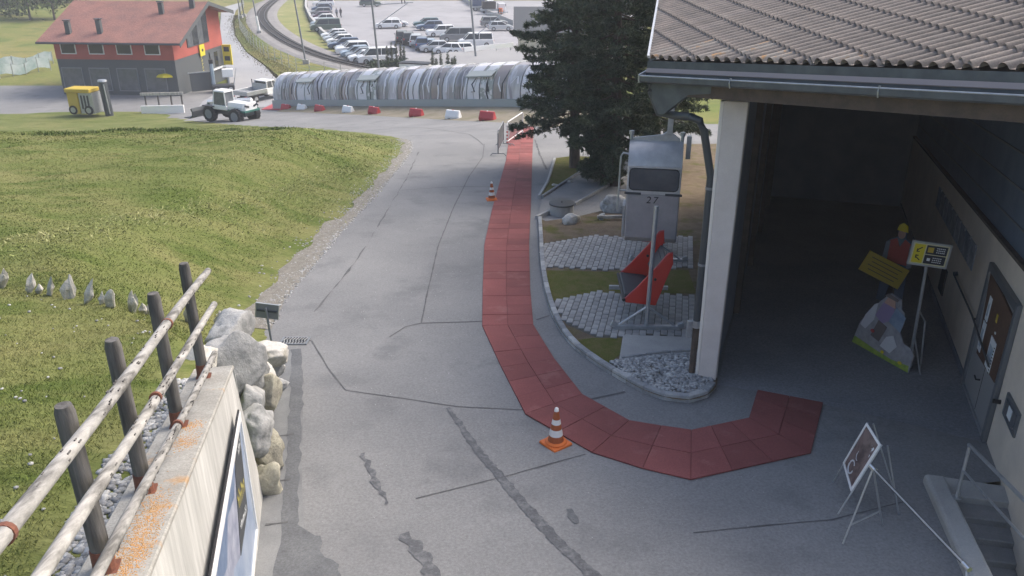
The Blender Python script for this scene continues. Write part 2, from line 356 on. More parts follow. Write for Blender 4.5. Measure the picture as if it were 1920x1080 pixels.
# opening for the stairwell beside the hall
ST_A, ST_B, ST_C = hit(1772, 912), hit(1850, 1075), hit(1893, 901)
bm = bmesh.new(); bm.from_mesh(road.data)
def cutline(a, b):
    n = Vector((b.y - a.y, a.x - b.x, 0)).normalized(); g = list(bm.verts) + list(bm.edges) + list(bm.faces)
    bmesh.ops.bisect_plane(bm, geom=g, plane_co=a, plane_no=n); return a, n
l1 = cutline(ST_A, ST_B); l2 = cutline(ST_A, ST_C)
dl = [f for f in bm.faces if (f.calc_center_median() - l1[0]).dot(l1[1]) * (1 if (ST_C - ST_A).dot(l1[1]) > 0 else -1) > 0 and (f.calc_center_median() - l2[0]).dot(l2[1]) * (1 if (ST_B - ST_A).dot(l2[1]) > 0 else -1) > 0 and f.calc_center_median().y < 11 and f.calc_center_median().x > 4]
bmesh.ops.delete(bm, geom=dl, context='FACES'); bm.to_mesh(road.data); bm.free()

def sheet(name, pts, m, dz=.004, parent=None, fn=P):
    mb = MB(); mb.poly([(p[0], p[1], float(fn(p[0], p[1])) + dz) for p in pts]); return obj(name, mb, m, parent, fix=False)
def ribbon(name, px, wd, m, dz=.005, parent=None, jag=0., sub=.25, seedv=0):
    """thin irregular band laid on the asphalt along a surveyed line; wd in metres (number or list)"""
    P3 = [hit(*p) for p in px]; pts = []; ws = []
    for i in range(len(P3) - 1):
        k = max(2, int((P3[i + 1] - P3[i]).length / sub))
        for t in range(k + (1 if i == len(P3) - 2 else 0)):
            f = t / k; pts.append(P3[i].lerp(P3[i + 1], f)); ws.append((wd[i] + (wd[i + 1] - wd[i]) * f) if isinstance(wd, (list, tuple)) else wd)
    rn = random.Random(seedv + len(px)); A = []; B = []
    for i, p in enumerate(pts):
        d = pts[min(i + 1, len(pts) - 1)] - pts[max(i - 1, 0)]; nn = Vector((-d.y, d.x, 0)).normalized()
        j1, j2 = rn.uniform(-jag, jag), rn.uniform(-jag, jag)
        a = p + nn * (ws[i] / 2 + j1); b = p - nn * (ws[i] / 2 + j2)
        A.append((a.x, a.y, float(P(a.x, a.y)) + dz)); B.append((b.x, b.y, float(P(b.x, b.y)) + dz))
    mb = MB(); mb.strip(A, B); return obj(name, mb, m, parent, fix=False)
# sealed cracks and joints
for i, (pl, wd) in enumerate((
    ([(648, 732), (760, 748), (860, 763), (985, 769)], .022), ([(648, 732), (615, 690), (585, 640)], .025), ([(985, 769), (1040, 768)], .03),
    ([(790, 606), (905, 603)], .03), ([(790, 606), (800, 555), (822, 460), (850, 390), (880, 330), (905, 295), (908, 270)], .03), ([(730, 632), (760, 613), (790, 606)], .03),
    ([(780, 935), (880, 910), (960, 890), (1050, 865), (1098, 852)], .022), ([(560, 240), (700, 238), (800, 240), (880, 252), (906, 272)], .05),
    ([(1095, 752), (1140, 742), (1172, 735)], .05), ([(1005, 600), (1030, 592)], .03), ([(750, 357), (850, 350), (918, 350)], .03),
    ([(1300, 1000), (1440, 985), (1560, 975), (1700, 940)], .018), ([(585, 640), (560, 632)], .03))):
    ribbon('crack', pl, wd, 'tar', .006, road, jag=.006, sub=.2, seedv=i)
# ragged old edge of the asphalt along the meadow
ribbon('crack', [(590, 585), (660, 500), (700, 440), (735, 380), (765, 330), (785, 285)], .025, 'tar', .006, road, jag=.03, sub=.35, seedv=31)
ribbon('crack', [(1003, 262), (1012, 290), (1025, 318)], .07, 'tar', .006, road, jag=.02)
# tyre marks
ribbon('tyre_mark', [(840, 765), (862, 795), (895, 845), (935, 890), (985, 950), (1050, 1020), (1110, 1078), (1180, 1140)], [.06, .10, .12, .14, .15, .15, .15, .15], 'wet_mark', .008, road, jag=.018, sub=.06, seedv=3)
ribbon('tyre_mark', [(758, 1000), (785, 1035), (812, 1075), (830, 1100)], [.14, .20, .16, .1], 'wet_mark', .008, road, jag=.05, sub=.08, seedv=5)
ribbon('tyre_mark', [(680, 850), (700, 895), (728, 945)], [.07, .1, .05], 'wet_mark', .008, road, jag=.04, sub=.08, seedv=6)
ribbon('tyre_mark', [(1067, 955), (1073, 968), (1082, 982)], [.07, .12, .07], 'asphalt_patch', .008, road, jag=.01, sub=.05, seedv=9)
gp_ = scatter([hit(*p) for p in ((600, 1085), (1300, 1085), (1500, 900), (1000, 600), (900, 400), (760, 400), (600, 640))], 420)
stuff(pebbles('grit', gp_ + np.array([0, 0, .004]), (.003, .009), 'kerb_pale', road))
# gutter strip and patch at the foot of the wall
def gpts(*px): return [hit(*p) for p in px]
sheet('gutter_strip', gpts((560, 660), (568, 760), (566, 900), (570, 990), (566, 1090), (478, 1090), (490, 940), (505, 860), (520, 760), (530, 660)), 'concrete_gutter', .005, road)
ribbon('gutter_channel', [(556, 655), (556, 760), (548, 880), (545, 960), (536, 1040), (530, 1095)], .20, 'asphalt_patch', .009, road, jag=.03, sub=.2, seedv=12)
sheet('asphalt_patch', gpts((545, 975), (566, 990), (590, 1005), (601, 1006), (605, 1020), (600, 1034), (609, 1046), (622, 1050), (636, 1060), (633, 1070), (640, 1080), (638, 1095), (536, 1095)), 'asphalt_patch', .012, road)
for a, b in (((502, 905), (545, 900)), ((498, 985), (540, 980)), ((512, 820), (552, 815))): ribbon('crack', [a, b], .03, 'tar', .014, road, jag=.01)

# ------------------------------------------------------------------ red rubber walkway
walk = bpy.data.objects.new('walkway', None); COL.objects.link(walk); struct(walk)
LP = [(958, 238), (949, 300), (922, 395), (908, 460), (905, 540), (904, 612), (940, 690), (985, 778), (1110, 850), (1205, 880), (1295, 901), (1520, 851), (1543, 757)]
RP = [(1001, 238), (998, 300), (995, 395), (992, 460), (994, 540), (1000, 610), (1040, 675), (1092, 741), (1180, 790), (1240, 800), (1296, 808), (1404, 785), (1420, 733)]
Lw = [hit(*p) for p in LP]; Rw = [hit(*p) for p in RP]
tile_rnd = random.Random(4); seam = MB()
for i in range(len(Lw) - 1):
    ln = ((Lw[i + 1] - Lw[i]).length + (Rw[i + 1] - Rw[i]).length) / 2; k = max(1, round(ln / .56))
    for t in range(k):
        for c in range(2):
            q = []
            for (ff, cc) in ((t / k, c / 2), ((t + 1) / k, c / 2), ((t + 1) / k, (c + 1) / 2), (t / k, (c + 1) / 2)):
                a = Lw[i].lerp(Lw[i + 1], ff); b = Rw[i].lerp(Rw[i + 1], ff); q.append(a.lerp(b, cc))
            ce = sum(q, Vector()) / 4; q = [p + (ce - p).normalized() * .006 for p in q]; dz = .026 + tile_rnd.uniform(-.003, .003)
            top = [(p.x, p.y, float(P(p.x, p.y)) + dz) for p in q]; bot = [(p.x, p.y, float(P(p.x, p.y)) + .007) for p in q]
            tb = MB(); tb.add(top + bot, [(0, 1, 2, 3), (0, 4, 5, 1), (1, 5, 6, 2), (2, 6, 7, 3), (3, 7, 4, 0)])
            obj('rubber_tile', tb, 'red_mat', walk)
ins = .0
obj('underlay', MB().strip([(p.x, p.y, float(P(p.x, p.y)) + .006) for p in Lw], [(p.x, p.y, float(P(p.x, p.y)) + .006) for p in Rw]), 'mat_seam', walk, fix=False)

# ------------------------------------------------------------------ island: kerb, dirt, paving, gravel bed
KP = [(1008, 412), (1010, 450), (1012, 500), (1020, 550), (1036, 600), (1062, 643), (1105, 678), (1160, 712), (1205, 738), (1245, 752), (1285, 758), (1318, 752), (1340, 738), (1345, 718)]
Kw = [hit(*p) for p in KP]
def resample(pts, step):
    out = [pts[0].copy()]; acc = 0
    for a, b in zip(pts[:-1], pts[1:]):
        L = (b - a).length; d = step - acc
        while d <= L: out.append(a.lerp(b, d / L)); d += step
        acc = L - (d - step)
    return out
def chaikin(pts, n=2):
    for _ in range(n):
        q = [pts[0]]
        for a, b in zip(pts[:-1], pts[1:]): q += [a.lerp(b, .25), a.lerp(b, .75)]
        pts = q + [pts[-1]]
    return pts
Ks = chaikin(Kw, 2)
island_in = Vector((3.4, 18, 0))
isl = [(p.x, p.y) for p in Ks] + [(3.55, 12.9), (5.6, 18.6), (8.3, 26.2), (12.5, 38), (5.6, 38), (4.0, 32), (4.8, 28.6), (3.6, 25.6), (1.9, 24.0), (1.0, 23.55)]
ISL = lambda x, y: P(x, y) + .07
island = struct(sheet('island_soil', isl, 'dirt', .07))
kerb = bpy.data.objects.new('kerb', None); COL.objects.link(kerb); struct(kerb)
def kerb_run(pts, step, parent, h=.12, wd=.12, pale=None, side=1):
    q = resample(pts, step)
    for i in range(len(q) - 1):
        a, b = q[i], q[i + 1]; d = (b - a); L = d.length; d.normalize(); n = Vector((d.y, -d.x, 0)) * side
        A, B = a + d * .006, b - d * .006
        vs = []
        for p in (A, B):
            z = float(P(p.x, p.y)); ii = p + n * wd
            vs += [(p.x, p.y, z - .05), (p.x + n.x * .012, p.y + n.y * .012, z + h), (ii.x, ii.y, z + h), (ii.x, ii.y, z - .05)]
        obj('kerb_stone', MB().add(vs, [(0, 1, 5, 4), (1, 2, 6, 5), (2, 3, 7, 6), (0, 3, 2, 1), (4, 5, 6, 7)]), 'kerb_pale' if pale and pale(i) else 'kerb_stone', parent, bevel=.008)
kerb_run(Ks, .42, kerb, pale=lambda i: i % 4 == 3, side=-1)
# strips of moss, concrete slab, gravel bed
sheet('moss_strip', gpts((1016, 512), (1130, 515), (1290, 512), (1305, 556), (1130, 556), (1032, 570)), 'moss', .078, island)
sheet('moss_strip', gpts((1070, 645), (1115, 640), (1165, 640), (1163, 672), (1140, 688), (1108, 676)), 'moss', .078, island)
sl = gpts((1168, 636), (1300, 640), (1303, 672), (1160, 684)); 
slab = MB(); slab.prism([(p.x, p.y) for p in sl], 0, 0); slab.v = [(x, y, float(P(x, y)) + (.05 if i < 4 else .10)) for i, (x, y, z) in enumerate(slab.v)]
obj('concrete_slab', slab, 'concrete', island, bevel=.01)
bedp = gpts((1142, 686), (1215, 676), (1308, 670), (1338, 712), (1330, 742), (1285, 748), (1230, 738), (1180, 716))
sheet('gravel_bed', bedp, 'gravel_soil', .082, island)
kerb_run(gpts((1308, 668), (1230, 672), (1190, 680), (1140, 685)), .5, kerb, h=.14, wd=.06)
stuff(pebbles('gravel', scatter(bedp, 1500, lambda x, y: P(x, y) + .10), (.022, .05), 'stone_grey', island))
# pavers, two patches
paving_lab = 0
pav_me = MB().box((0, 0, 0), (.124, .238, .05)); 
for pi, poly in enumerate((gpts((1014, 462), (1075, 452), (1130, 446), (1200, 452), (1297, 448), (1300, 508), (1225, 506), (1130, 513), (1060, 506), (1018, 508)),
                           gpts((1032, 568), (1085, 560), (1135, 553), (1200, 557), (1300, 560), (1302, 641), (1215, 637), (1165, 640), (1118, 640), (1062, 615)))):
    pav = bpy.data.objects.new('paving', None); COL.objects.link(pav); struct(pav)
    az = R(-11.5); ux, uy = (math.cos(az), math.sin(az)), (-math.sin(az), math.cos(az)); me = None; px_ = [p.x for p in poly]; py_ = [p.y for p in poly]; cx, cy = sum(px_) / len(px_), sum(py_) / len(py_)
    rp = random.Random(pi); row = 0
    for j in range(-10, 11):
        for i in range(-20, 21):
            gx0, gy0 = i * .135, j * .25 + (.125 if i % 2 else 0)
            x, y = cx + gx0 * ux[0] + gy0 * uy[0], cy + gx0 * ux[1] + gy0 * uy[1]
            if not bool(inpoly(np.array([x]), np.array([y]), [(p.x, p.y) for p in poly])[0]): continue
            if me is None:
                o = obj('paving_stone', pav_me, 'paver', pav, bevel=.006); me = o.data
            else:
                o = bpy.data.objects.new('paving_stone', me); COL.objects.link(o); o.parent = pav
                b = o.modifiers.new('bevel', 'BEVEL'); b.width = .006; b.segments = 1
            o.location = (x, y, float(P(x, y)) + .072 + rp.uniform(-.004, .004)); o.rotation_euler = (R(-4.57) + rp.uniform(-.015, .015), rp.uniform(-.015, .015), az + rp.uniform(-.02, .02))
    sheet('joint_sand', poly, 'joint_sand', .076, pav)
# triangular planted bed beyond the path
bed2 = gpts((1014, 373), (1030, 345), (1043, 300), (1075, 296), (1140, 300), (1092, 322))
sheet('planted_bed', bed2, 'moss', .09, island)
kerb_run([bed2[0], bed2[1], bed2[2]], .6, kerb, h=.14, wd=.1, pale=lambda i: True, side=-1)
kerb_run([bed2[0], bed2[5], bed2[4]], .6, kerb, h=.14, wd=.1)
kerb_run(gpts((1008, 412), (1045, 396)), .5, kerb, h=.12, wd=.1, pale=lambda i: True, side=-1)
kerb_run(gpts((1075, 385), (1145, 345), (1200, 322)), .6, kerb, h=.1, wd=.08, side=1)
sheet('path', gpts((1015, 378), (1092, 326), (1150, 296), (1260, 296), (1200, 322), (1145, 345), (1078, 384), (1046, 397), (1010, 408)), 'asphalt', .076, island)
# stony shoulder of the meadow
sh = []
ys_ = np.linspace(15.2, 41.5, 80)
for y in ys_:
    ex = np.interp(y, EDGE[5:16, 1], EDGE[5:16, 0]); sh.append((ex, y))
n_ = 2600; yy = rng.uniform(15.2, 41.5, n_); ex = np.interp(yy, EDGE[5:16, 1], EDGE[5:16, 0]); off = np.abs(rng.normal(0, .42, n_)); xx = ex - off * .9 + .05
stuff(pebbles('gravel', np.column_stack([xx, yy, np.maximum(T(xx, yy), P(xx, yy)) + .0]), (.012, .04), 'stone_grey', meadow))
def shoulder(x, y): return T(x, y) + .012
A_, B_ = [], []
for y in np.arange(15, 42, .3):
    ex = float(np.interp(y, EDGE[5:16, 1], EDGE[5:16, 0])); wv = (.62 if y < 24 else .45) + .08 * math.sin(y * 1.7) + .05 * math.sin(y * 4.1)
    A_.append(ex); B_.append((ex - wv, y))
mb = MB(); yv = list(np.arange(15, 42, .3)); K = 4
rows = [[(a + (b[0] - a) * k / K, y) for a, b, y in zip(A_, B_, yv)] for k in range(K + 1)]
rows3 = [[(x, y, float(T(x, y)) + (.012 if 0 < k else .0)) for x, y in r] for k, r in enumerate(rows)]
for k in range(K): mb.strip(rows3[k], rows3[k + 1])
obj('stony_shoulder', mb, 'gravel_soil', meadow, fix=False)
# gravel drain behind the retaining wall
dr = [(WX(y) - .40 - w_, y) for y, w_ in ((2, 0), (8.6, 0), (8.6, .35), (6, .5), (2, .55))]
stuff(pebbles('gravel', scatter(dr, 2200, lambda x, y: T(x, y) + .01), (.018, .042), 'stone_grey', meadow))
# grass: blades near the camera, mown hay swaths further out
def blades(name, pts, h, wd, m, parent, lean=.5):
    n = len(pts); a = rng.uniform(0, 6.28, n); hh = rng.uniform(h[0], h[1], n); ww = rng.uniform(wd[0], wd[1], n); ln = rng.uniform(0, lean, (n, 2)) * rng.choice([-1, 1], (n, 2)) * hh[:, None]
    d = np.column_stack([np.cos(a), np.sin(a), np.zeros(n)]) * ww[:, None]
    p = pts - np.array([0, 0, .01]); V = np.stack([p - d, p + d, p + np.column_stack([ln, hh])], 1).reshape(-1, 3); F = np.arange(3 * n).reshape(-1, 3)
    return stuff(npmesh(name, V, F, m, parent))
def meadow_pts(n, y0, y1, power, margin=.6):
    y = y0 + (y1 - y0) * rng.uniform(0, 1, n) ** power; xl = -(y * .66 + 1.0) - 1; xr = np.interp(y, EDGE[:, 1], EDGE[:, 0])
    x = xr - (xr - xl) * rng.uniform(0, 1, n); k = edge_dist(x, y) > margin + rng.uniform(0, .3, n) + np.where(y > 14, .35, 0); x, y = x[k], y[k]
    return np.column_stack([x, y, T(x, y)])
clump = meadow_pts(2600, 3.2, 16, 1.0)
blades('grass_blades', np.concatenate([meadow_pts(70000, 3.0, 14, 1.0, .75), np.repeat(clump, 12, 0) + np.column_stack([rng.normal(0, .06, (len(clump) * 12, 2)), np.zeros(len(clump) * 12)])]), (.015, .055), (.003, .009), 'grass_blade', meadow, 1.2)
blades('grass_blades', meadow_pts(110000, 13, 34, 1.1), (.015, .05), (.008, .02), 'grass_blade', meadow, 1.5)
blades('grass_blades', meadow_pts(50000, 30, 62, 1.0, .3), (.02, .06), (.015, .05), 'grass_blade', meadow, 1.5)
# hay swath along the crest of the bank
cr = [hit(*p, fn=T) for p in ((0, 462), (140, 440), (270, 412), (420, 388), (540, 362), (640, 325), (710, 305))]
cr = resample(chaikin(cr, 2), .06); hp = []
for p in cr:
    for _ in range(16): hp.append((p.x + rng.normal(0, .35), p.y + rng.normal(0, .3)))
hp = np.array(hp); blades('hay_swath', np.column_stack([hp, T(hp[:, 0], hp[:, 1])]), (.02, .07), (.01, .03), 'hay', meadow, 2.5)
for pl in ([(380, 300), (480, 290), (600, 275), (720, 262)], [(430, 440), (560, 410), (680, 350)]):
    c2 = resample([hit(*p, fn=T) for p in pl], .07); hp = np.array([(p.x + rng.normal(0, .5), p.y + rng.normal(0, .5)) for p in c2 for _ in range(10)])
    blades('hay_swath', np.column_stack([hp, T(hp[:, 0], hp[:, 1])]), (.02, .08), (.01, .03), 'hay', meadow, 2.2)
wsp = meadow_pts(240, 3.5, 13, 1.0, .9)
stuff(pebbles('white_specks', wsp + np.array([0, 0, .02]), (.012, .028), 'stone_grey', meadow))
# weedy ditch line at the far rim of the meadow
dl_ = resample([hit(*p, fn=T) for p in ((60, 252), (180, 249), (330, 245), (430, 243), (520, 243))], .08)
hp = np.array([(p.x + rng.normal(0, .25), p.y + rng.normal(0, .3)) for p in dl_ for _ in range(14)])
blades('weeds', np.column_stack([hp, T(hp[:, 0], hp[:, 1])]), (.04, .16), (.02, .05), 'leaves', meadow, 1.0)

# ------------------------------------------------------------------ retaining wall, fence, poster, boulders
def wobj(name, mb, m, parent, **k):                # mesh given in site coordinates under an unrotated Empty
    L = Vector((0, 0, 0)); q = parent
    while q is not None: L += Vector(q.location); q = q.parent
    mb.v = [tuple(Vector(v) - L) for v in mb.v]; return obj(name, mb, m, parent, **k)
wd_ = Vector((-.2239, 1, 0)).normalized(); wn_ = Vector((wd_.y, -wd_.x, 0))     # along the wall, out towards the road
WTOP = lambda y: 2.48 - .2294 * (y - 8.2)
def wp(y, out, z): p = Vector((WX(y), y, z)) + wn_ * out; p.z = z; return p
rw = thing('retaining_wall', 'pale board-marked concrete retaining wall with orange lichen along its top', 'wall', (WX(6), 6, 0))
y0, y1 = -2.0, 8.3
mb = MB(); ys = np.linspace(y0, y1, 12)
mb.loft([[wp(y, .05, -.3), wp(y, 0, WTOP(y) - .05), wp(y, -.40, WTOP(y) - .05), wp(y, -.40, -.3)] for y in ys])
# battered toe past the end of the top
mb.loft([[wp(8.3, .05, -.3), wp(8.3, 0, WTOP(8.3) - .05), wp(8.3, -.38, WTOP(8.3) - .05), wp(8.3, -.38, -.3)], [wp(9.0, .05, -.3), wp(9.0, .02, .55), wp(9.0, -.36, .55), wp(9.0, -.36, -.3)]])
wobj('wall_face', mb, 'wall_concrete', rw)
mb = MB(); mb.loft([[wp(y, .025, WTOP(y) - .05), wp(y, .025, WTOP(y)), wp(y, -.41, WTOP(y)), wp(y, -.41, WTOP(y) - .05)] for y in ys])
wobj('wall_cap', mb, 'wall_top', rw, bevel=.012)
# board marks: thin vertical ribs left by the formwork
rb = random.Random(3)
mb = MB()
for i in range(46):
    y = 2.2 + i * .14 + rb.uniform(-.06, .06); s_ = wp(y, .03, .12 + rb.uniform(0, .5)); e_ = wp(y, -.004 + rb.uniform(0, .004), WTOP(y) - .06 - rb.uniform(0, .3))
    a = wd_ * rb.uniform(.003, .012); mb.add([s_ - a, s_ + a, e_ + a, e_ - a, s_ - a - wn_ * .03, s_ + a - wn_ * .03, e_ + a - wn_ * .03, e_ - a - wn_ * .03], [(0, 1, 2, 3), (0, 3, 7, 4), (1, 5, 6, 2)])
stuff(wobj('formwork_rib', mb, 'wall_concrete', rw))
# lichen crust on the cap
pts = []
for yc, rr in ((4.55, .55), (4.1, .3), (6.0, .2), (6.4, .15), (3.7, .3)):
    for _ in range(int(2600 * rr)):
        y = yc + rng.normal(0, rr * .45); o = -.13 + rng.normal(0, .07)
        if -.38 < o < -.01: q = wp(y, o, WTOP(y)); pts.append((q.x, q.y, q.z))
lc = pebbles('lichen_crust', np.array(pts) - np.array(rw.location)[None], (.002, .0075), 'lichen', rw, .3); stuff(lc)

fence = thing('log_fence', 'weathered log fence of round rails on dark posts along the concrete wall top', 'fence', (WX(6), 6, 2.9))
fr = random.Random(11)
for yb, (tx, ty) in zip((3.98, 5.07, 6.43, 7.92), ((135, 750), (240, 630), (310, 545), (357, 490))):
    b = wp(yb, -.245, WTOP(yb)); t = depth(tx, ty, yb); t = Vector((b.x - .01, b.y, t.z)); zz = [b.lerp(t, f) for f in (0, .3, .7, .96, 1)]
    ps = wobj('post', MB().tube([b + Vector((0, 0, .02))] + zz[1:], [.056, .056, .055, .054, .044], 12), 'wood_dark', fence, smooth=True)
    sh_ = MB(); sh_.tube([b - Vector((0, 0, .01)), b + Vector((0, 0, .17))], [.066, .062], 12); sh_.box(b + Vector((0, 0, .006)), (.15, .15, .014), rz=.22)
    wobj('post_shoe', sh_, 'rust', ps)
RP0 = wp(6, -.245 + .13, 0)
for li, (a_, b_) in enumerate((((390, 508), (0, 1012)), ((402, 572), (78, 1082)), ((403, 664), (180, 1085)))):
    A = onplane(*a_, RP0, wn_); B = onplane(*b_, RP0, wn_); B = A + (B - A) * 1.35; n = 14; pl = []; rr = []
    for i in range(n + 1):
        f = i / n; q = A.lerp(B, f) + Vector((0, 0, .012 * math.sin(f * 9 + li))); pl.append(q); rr.append((.036 - .002 * li) * (1 + .05 * math.sin(i * 2.1 + li)) + .005 * f)
    rl = wobj('rail', MB().tube(pl, rr, 12), 'wood_rail', fence, smooth=True)
    for f in ((.30, .735) if li == 0 else (.42,) if li == 1 else (.36,)):
        q = A.lerp(B, f); d = (B - A).normalized(); st = MB().tube([q - d * .018, q + d * .018], .047 - .002 * li, 14)
        wobj('strap', st, 'rust', rl)
    kn = MB()
    for i in range(60):
        f = fr.uniform(.02, .7); q = A.lerp(B, f); an = fr.uniform(-.6, 2.2); off = Vector((wn_.x * math.cos(an), wn_.y * math.cos(an), math.sin(an))) * (.037 - .002 * li); d = (B - A).normalized()
        kn.tube([q + off - d * fr.uniform(.01, .03), q + off + d * fr.uniform(.01, .03)], .005, 5)
    stuff(wobj('knots', kn, 'wood_dark', rl))
# framed poster on the road face of the wall
pq = [onplane(*p, wp(6, .09, 0), wn_) for p in ((430, 800), (470, 968))]
zt0, zb0, ye = 2.12, .58, 7.75
poster = thing('framed_poster', 'white framed mountain poster with dark tilted panel fixed to the concrete wall', 'poster', wp(6.2, .1, .6))
def pp(u, v, o): # u: metres back from the far edge along the wall, v: height fraction
    y = ye - u * wd_.y; zt = zt0 + .05 * u; zb = zb0 + .012 * u; return wp(y, .075 + o, zb + (zt - zb) * v)
def pquad(name, us, m, o, parent, poly=None):
    pts = poly or [(us[0], us[2]), (us[1], us[2]), (us[1], us[3]), (us[0], us[3])]
    mb = MB(); k = len(pts); mb.add([pp(u, v, o) for u, v in pts] + [pp(u, v, o - .02) for u, v in pts], [tuple(range(k)), tuple(range(k, 2 * k))[::-1]] + [(i, (i + 1) % k, k + (i + 1) % k, k + i) for i in range(k)])
    return wobj(name, mb, m, parent)
mat('poster_sky', (.22, .29, .42), .35, col2=(.36, .42, .52), scale=2.5); mat('poster_snow', (.42, .44, .52), .35, col2=(.22, .24, .33), scale=5); mat('poster_blue', (.09, .14, .25), .35, col2=(.17, .23, .34), scale=6); mat('poster_panel', (.05, .055, .06), .4); mat('gold', (.50, .44, .12), .5)
bk = pquad('backing', (0, 3.4, 0, 1), 'poster_sky', 0, poster)
for us in ((-.03, 3.4, .96, 1.02), (-.03, 3.4, -.03, .0), (-.05, .0, -.03, 1.02)): pquad('frame', us, 'white_paint', .022, poster)
pquad('frame_edge', (-.05, 3.4, 1.02, 1.035), 'black', .01, poster)
pquad('snow_field', None, 'poster_snow', .004, poster, [(.25, .96), (3.3, .96), (3.3, .35), (2.7, .5), (2.2, .38), (1.7, .55), (1.2, .40), (.7, .7)])
pquad('mountain', None, 'poster_blue', .007, poster, [(.6, .94), (1.1, .80), (1.6, .88), (2.0, .72), (2.5, .84), (3.3, .66), (3.3, .94)])
dk = pquad('dark_panel', None, 'poster_panel', .010, poster, [(.15, .92), (.75, .93), (1.25, .42), (.42, .38)])
for r_, (u0, u1, v, hh, mm, nn) in enumerate(((.40, .98, .60, .12, 'gold', 9), (.52, 1.05, .47, .06, 'paper', 14), (.25, .5, .86, .05, 'paper', 8))):
    mb = MB(); st = (u1 - u0) / nn
    for i in range(nn):
        u = u0 + st * i; vv = v + .10 * (i / nn - .5) * (1 if r_ < 2 else 0); k = random.choice((.6, .8, 1))
        for (a, b, c, d) in ((u, u + st * .3, vv, vv + hh * k), (u + st * .3, u + st * .75, vv + hh * k * .7, vv + hh * k)):
            q = [(a, c), (b, c), (b, d), (a, d)]; mb.add([pp(x, y, .014) for x, y in q], [(0, 1, 2, 3)])
    wobj('lettering', mb, mm, dk, fix=False)

BL = [  # px, py, depth, size x y z, material, label
    (432, 628, 11.6, (.46, .40, .34), 'boulder_grey', 'grey angular boulder topping the heap beyond the wall end'),
    (440, 700, 10.3, (.40, .55, .62), 'boulder_grey', 'largest grey slab boulder leaning against the far wall end'),
    (496, 665, 12.2, (.50, .36, .24), 'boulder_white', 'long white boulder nearest the grey sign post'),
    (480, 703, 10.9, (.26, .34, .36), 'boulder_white', 'pale blocky boulder right of the largest grey slab'),
    (496, 742, 10.5, (.26, .30, .40), 'boulder_tan', 'greenish tan boulder in the middle of the heap'),
    (476, 805, 9.55, (.26, .36, .40), 'boulder_grey', 'speckled grey rounded boulder touching the wall face end'),
    (500, 838, 9.75, (.20, .26, .44), 'boulder_tan', 'yellowish boulder standing beside the gutter strip'),
    (492, 905, 9.15, (.17, .26, .34), 'boulder_tan', 'lowest brown boulder at the foot of the wall'),
    (365, 690, 9.6, (.34, .34, .34), 'boulder_white', 'white boulder seen behind the farthest fence posts'),
    (522, 722, 11.4, (.16, .2, .16), 'boulder_grey', 'small dark stone on the road edge by the heap'),
    (470, 760, 10.0, (.24, .3, .3), 'boulder_grey', 'grey boulder wedged below the largest slab'),
    (515, 690, 12.4, (.2, .22, .2), 'boulder_grey', 'grey boulder under the sign post foot')]
for i, (px, py, dp, dm, m, lb) in enumerate(BL):
    me = rock_mesh('boulder', i + 3, dm, .30, 4); o = link('boulder', me, m, None, True); o.location = depth(px, py, dp); me.set_sharp_from_angle(angle=R(30)) if False else None
    o.rotation_euler = (random.uniform(-.3, .3), random.uniform(-.3, .3), random.uniform(0, 6)); tag(o, lb, 'boulder', 'boulder heap at the end of the wall')
# marker stones standing in the meadow
MS = [(8, 541, .34), (60, 549, .34), (76, 550, .16), (99, 554, .34), (135, 559, .38), (171, 569, .36), (194, 570, .2), (211, 576, .36), (252, 588, .42), (270, 590, .2), (287, 596, .40), (356, 606, .38), (412, 612, .3), (432, 610, .3)]
ORD = ['first', 'second', 'third', 'fourth', 'fifth', 'sixth', 'seventh', 'eighth', 'ninth', 'tenth', 'eleventh', 'twelfth', 'thirteenth', 'fourteenth', 'fifteenth', 'sixteenth', 'seventeenth', 'eighteenth']
for i, (px, py, h) in enumerate(MS):
    p = hit(px, py, fn=T); me = rock_mesh('marker_stone', i + 41, (.07 + h * .20, .08, h * .85), .6, 2)
    for v in me.vertices:
        k_ = 1 - .55 * max(0, v.co.z / (h * .72)) ** .9 - .25 * (v.co.z < 0); v.co.x = v.co.x * max(.15, k_) + v.co.z * (.15 + .1 * math.sin(i * 2.7)); v.co.y *= max(.25, k_)
    o = link('marker_stone', me, 'boulder_white', None, False); o.location = p + Vector((0, 0, h * .45)); o.rotation_euler = (random.uniform(-.15, .15), random.uniform(.0, .2), random.uniform(-.6, .6))
    o.scale = (.85, .85, .85); tag(o, f'{"small" if h < .25 else "pointed"} white upright stone in the meadow, {ORD[i]} of the row from the left', 'stone', 'row of upright stones in the meadow')
# grey sign seen from behind, drain grate
p = hit(514, 668); sg = thing('road_sign', 'grey sign plate seen from behind on a slim post by the boulders', 'sign', p)
tp = depth(499, 585, p.y); dx = tp - p
obj('post', MB().rod((0, 0, 0), tuple(dx + Vector((0, 0, .08))), .022, 8), 'grey_metal', sg, smooth=True)
m4 = Matrix.Translation(dx + Vector((.01, .03, .0))) @ Matrix.Rotation(R(8), 4, 'Y')
obj('plate', MB().box((0, 0, 0), (.40, .012, .29), mx=m4), 'grey_metal', sg, bevel=.004)
obj('rim', MB().box((0, .0, .147), (.42, .03, .012), mx=m4).box((-.205, 0, 0), (.012, .03, .30), mx=m4).box((.205, 0, 0), (.012, .03, .30), mx=m4), 'galv', sg)
obj('clamp_bar', MB().box((0, -.018, 0.01), (.36, .02, .03), mx=m4), 'dark_metal', sg)
p = hit(553, 640); dg = thing('drain_grate', 'wavy cast iron drain grate set in the asphalt', 'drain', p + Vector((0, 0, .006)))
mxs = Matrix.Rotation(R(-4.6), 4, 'X')
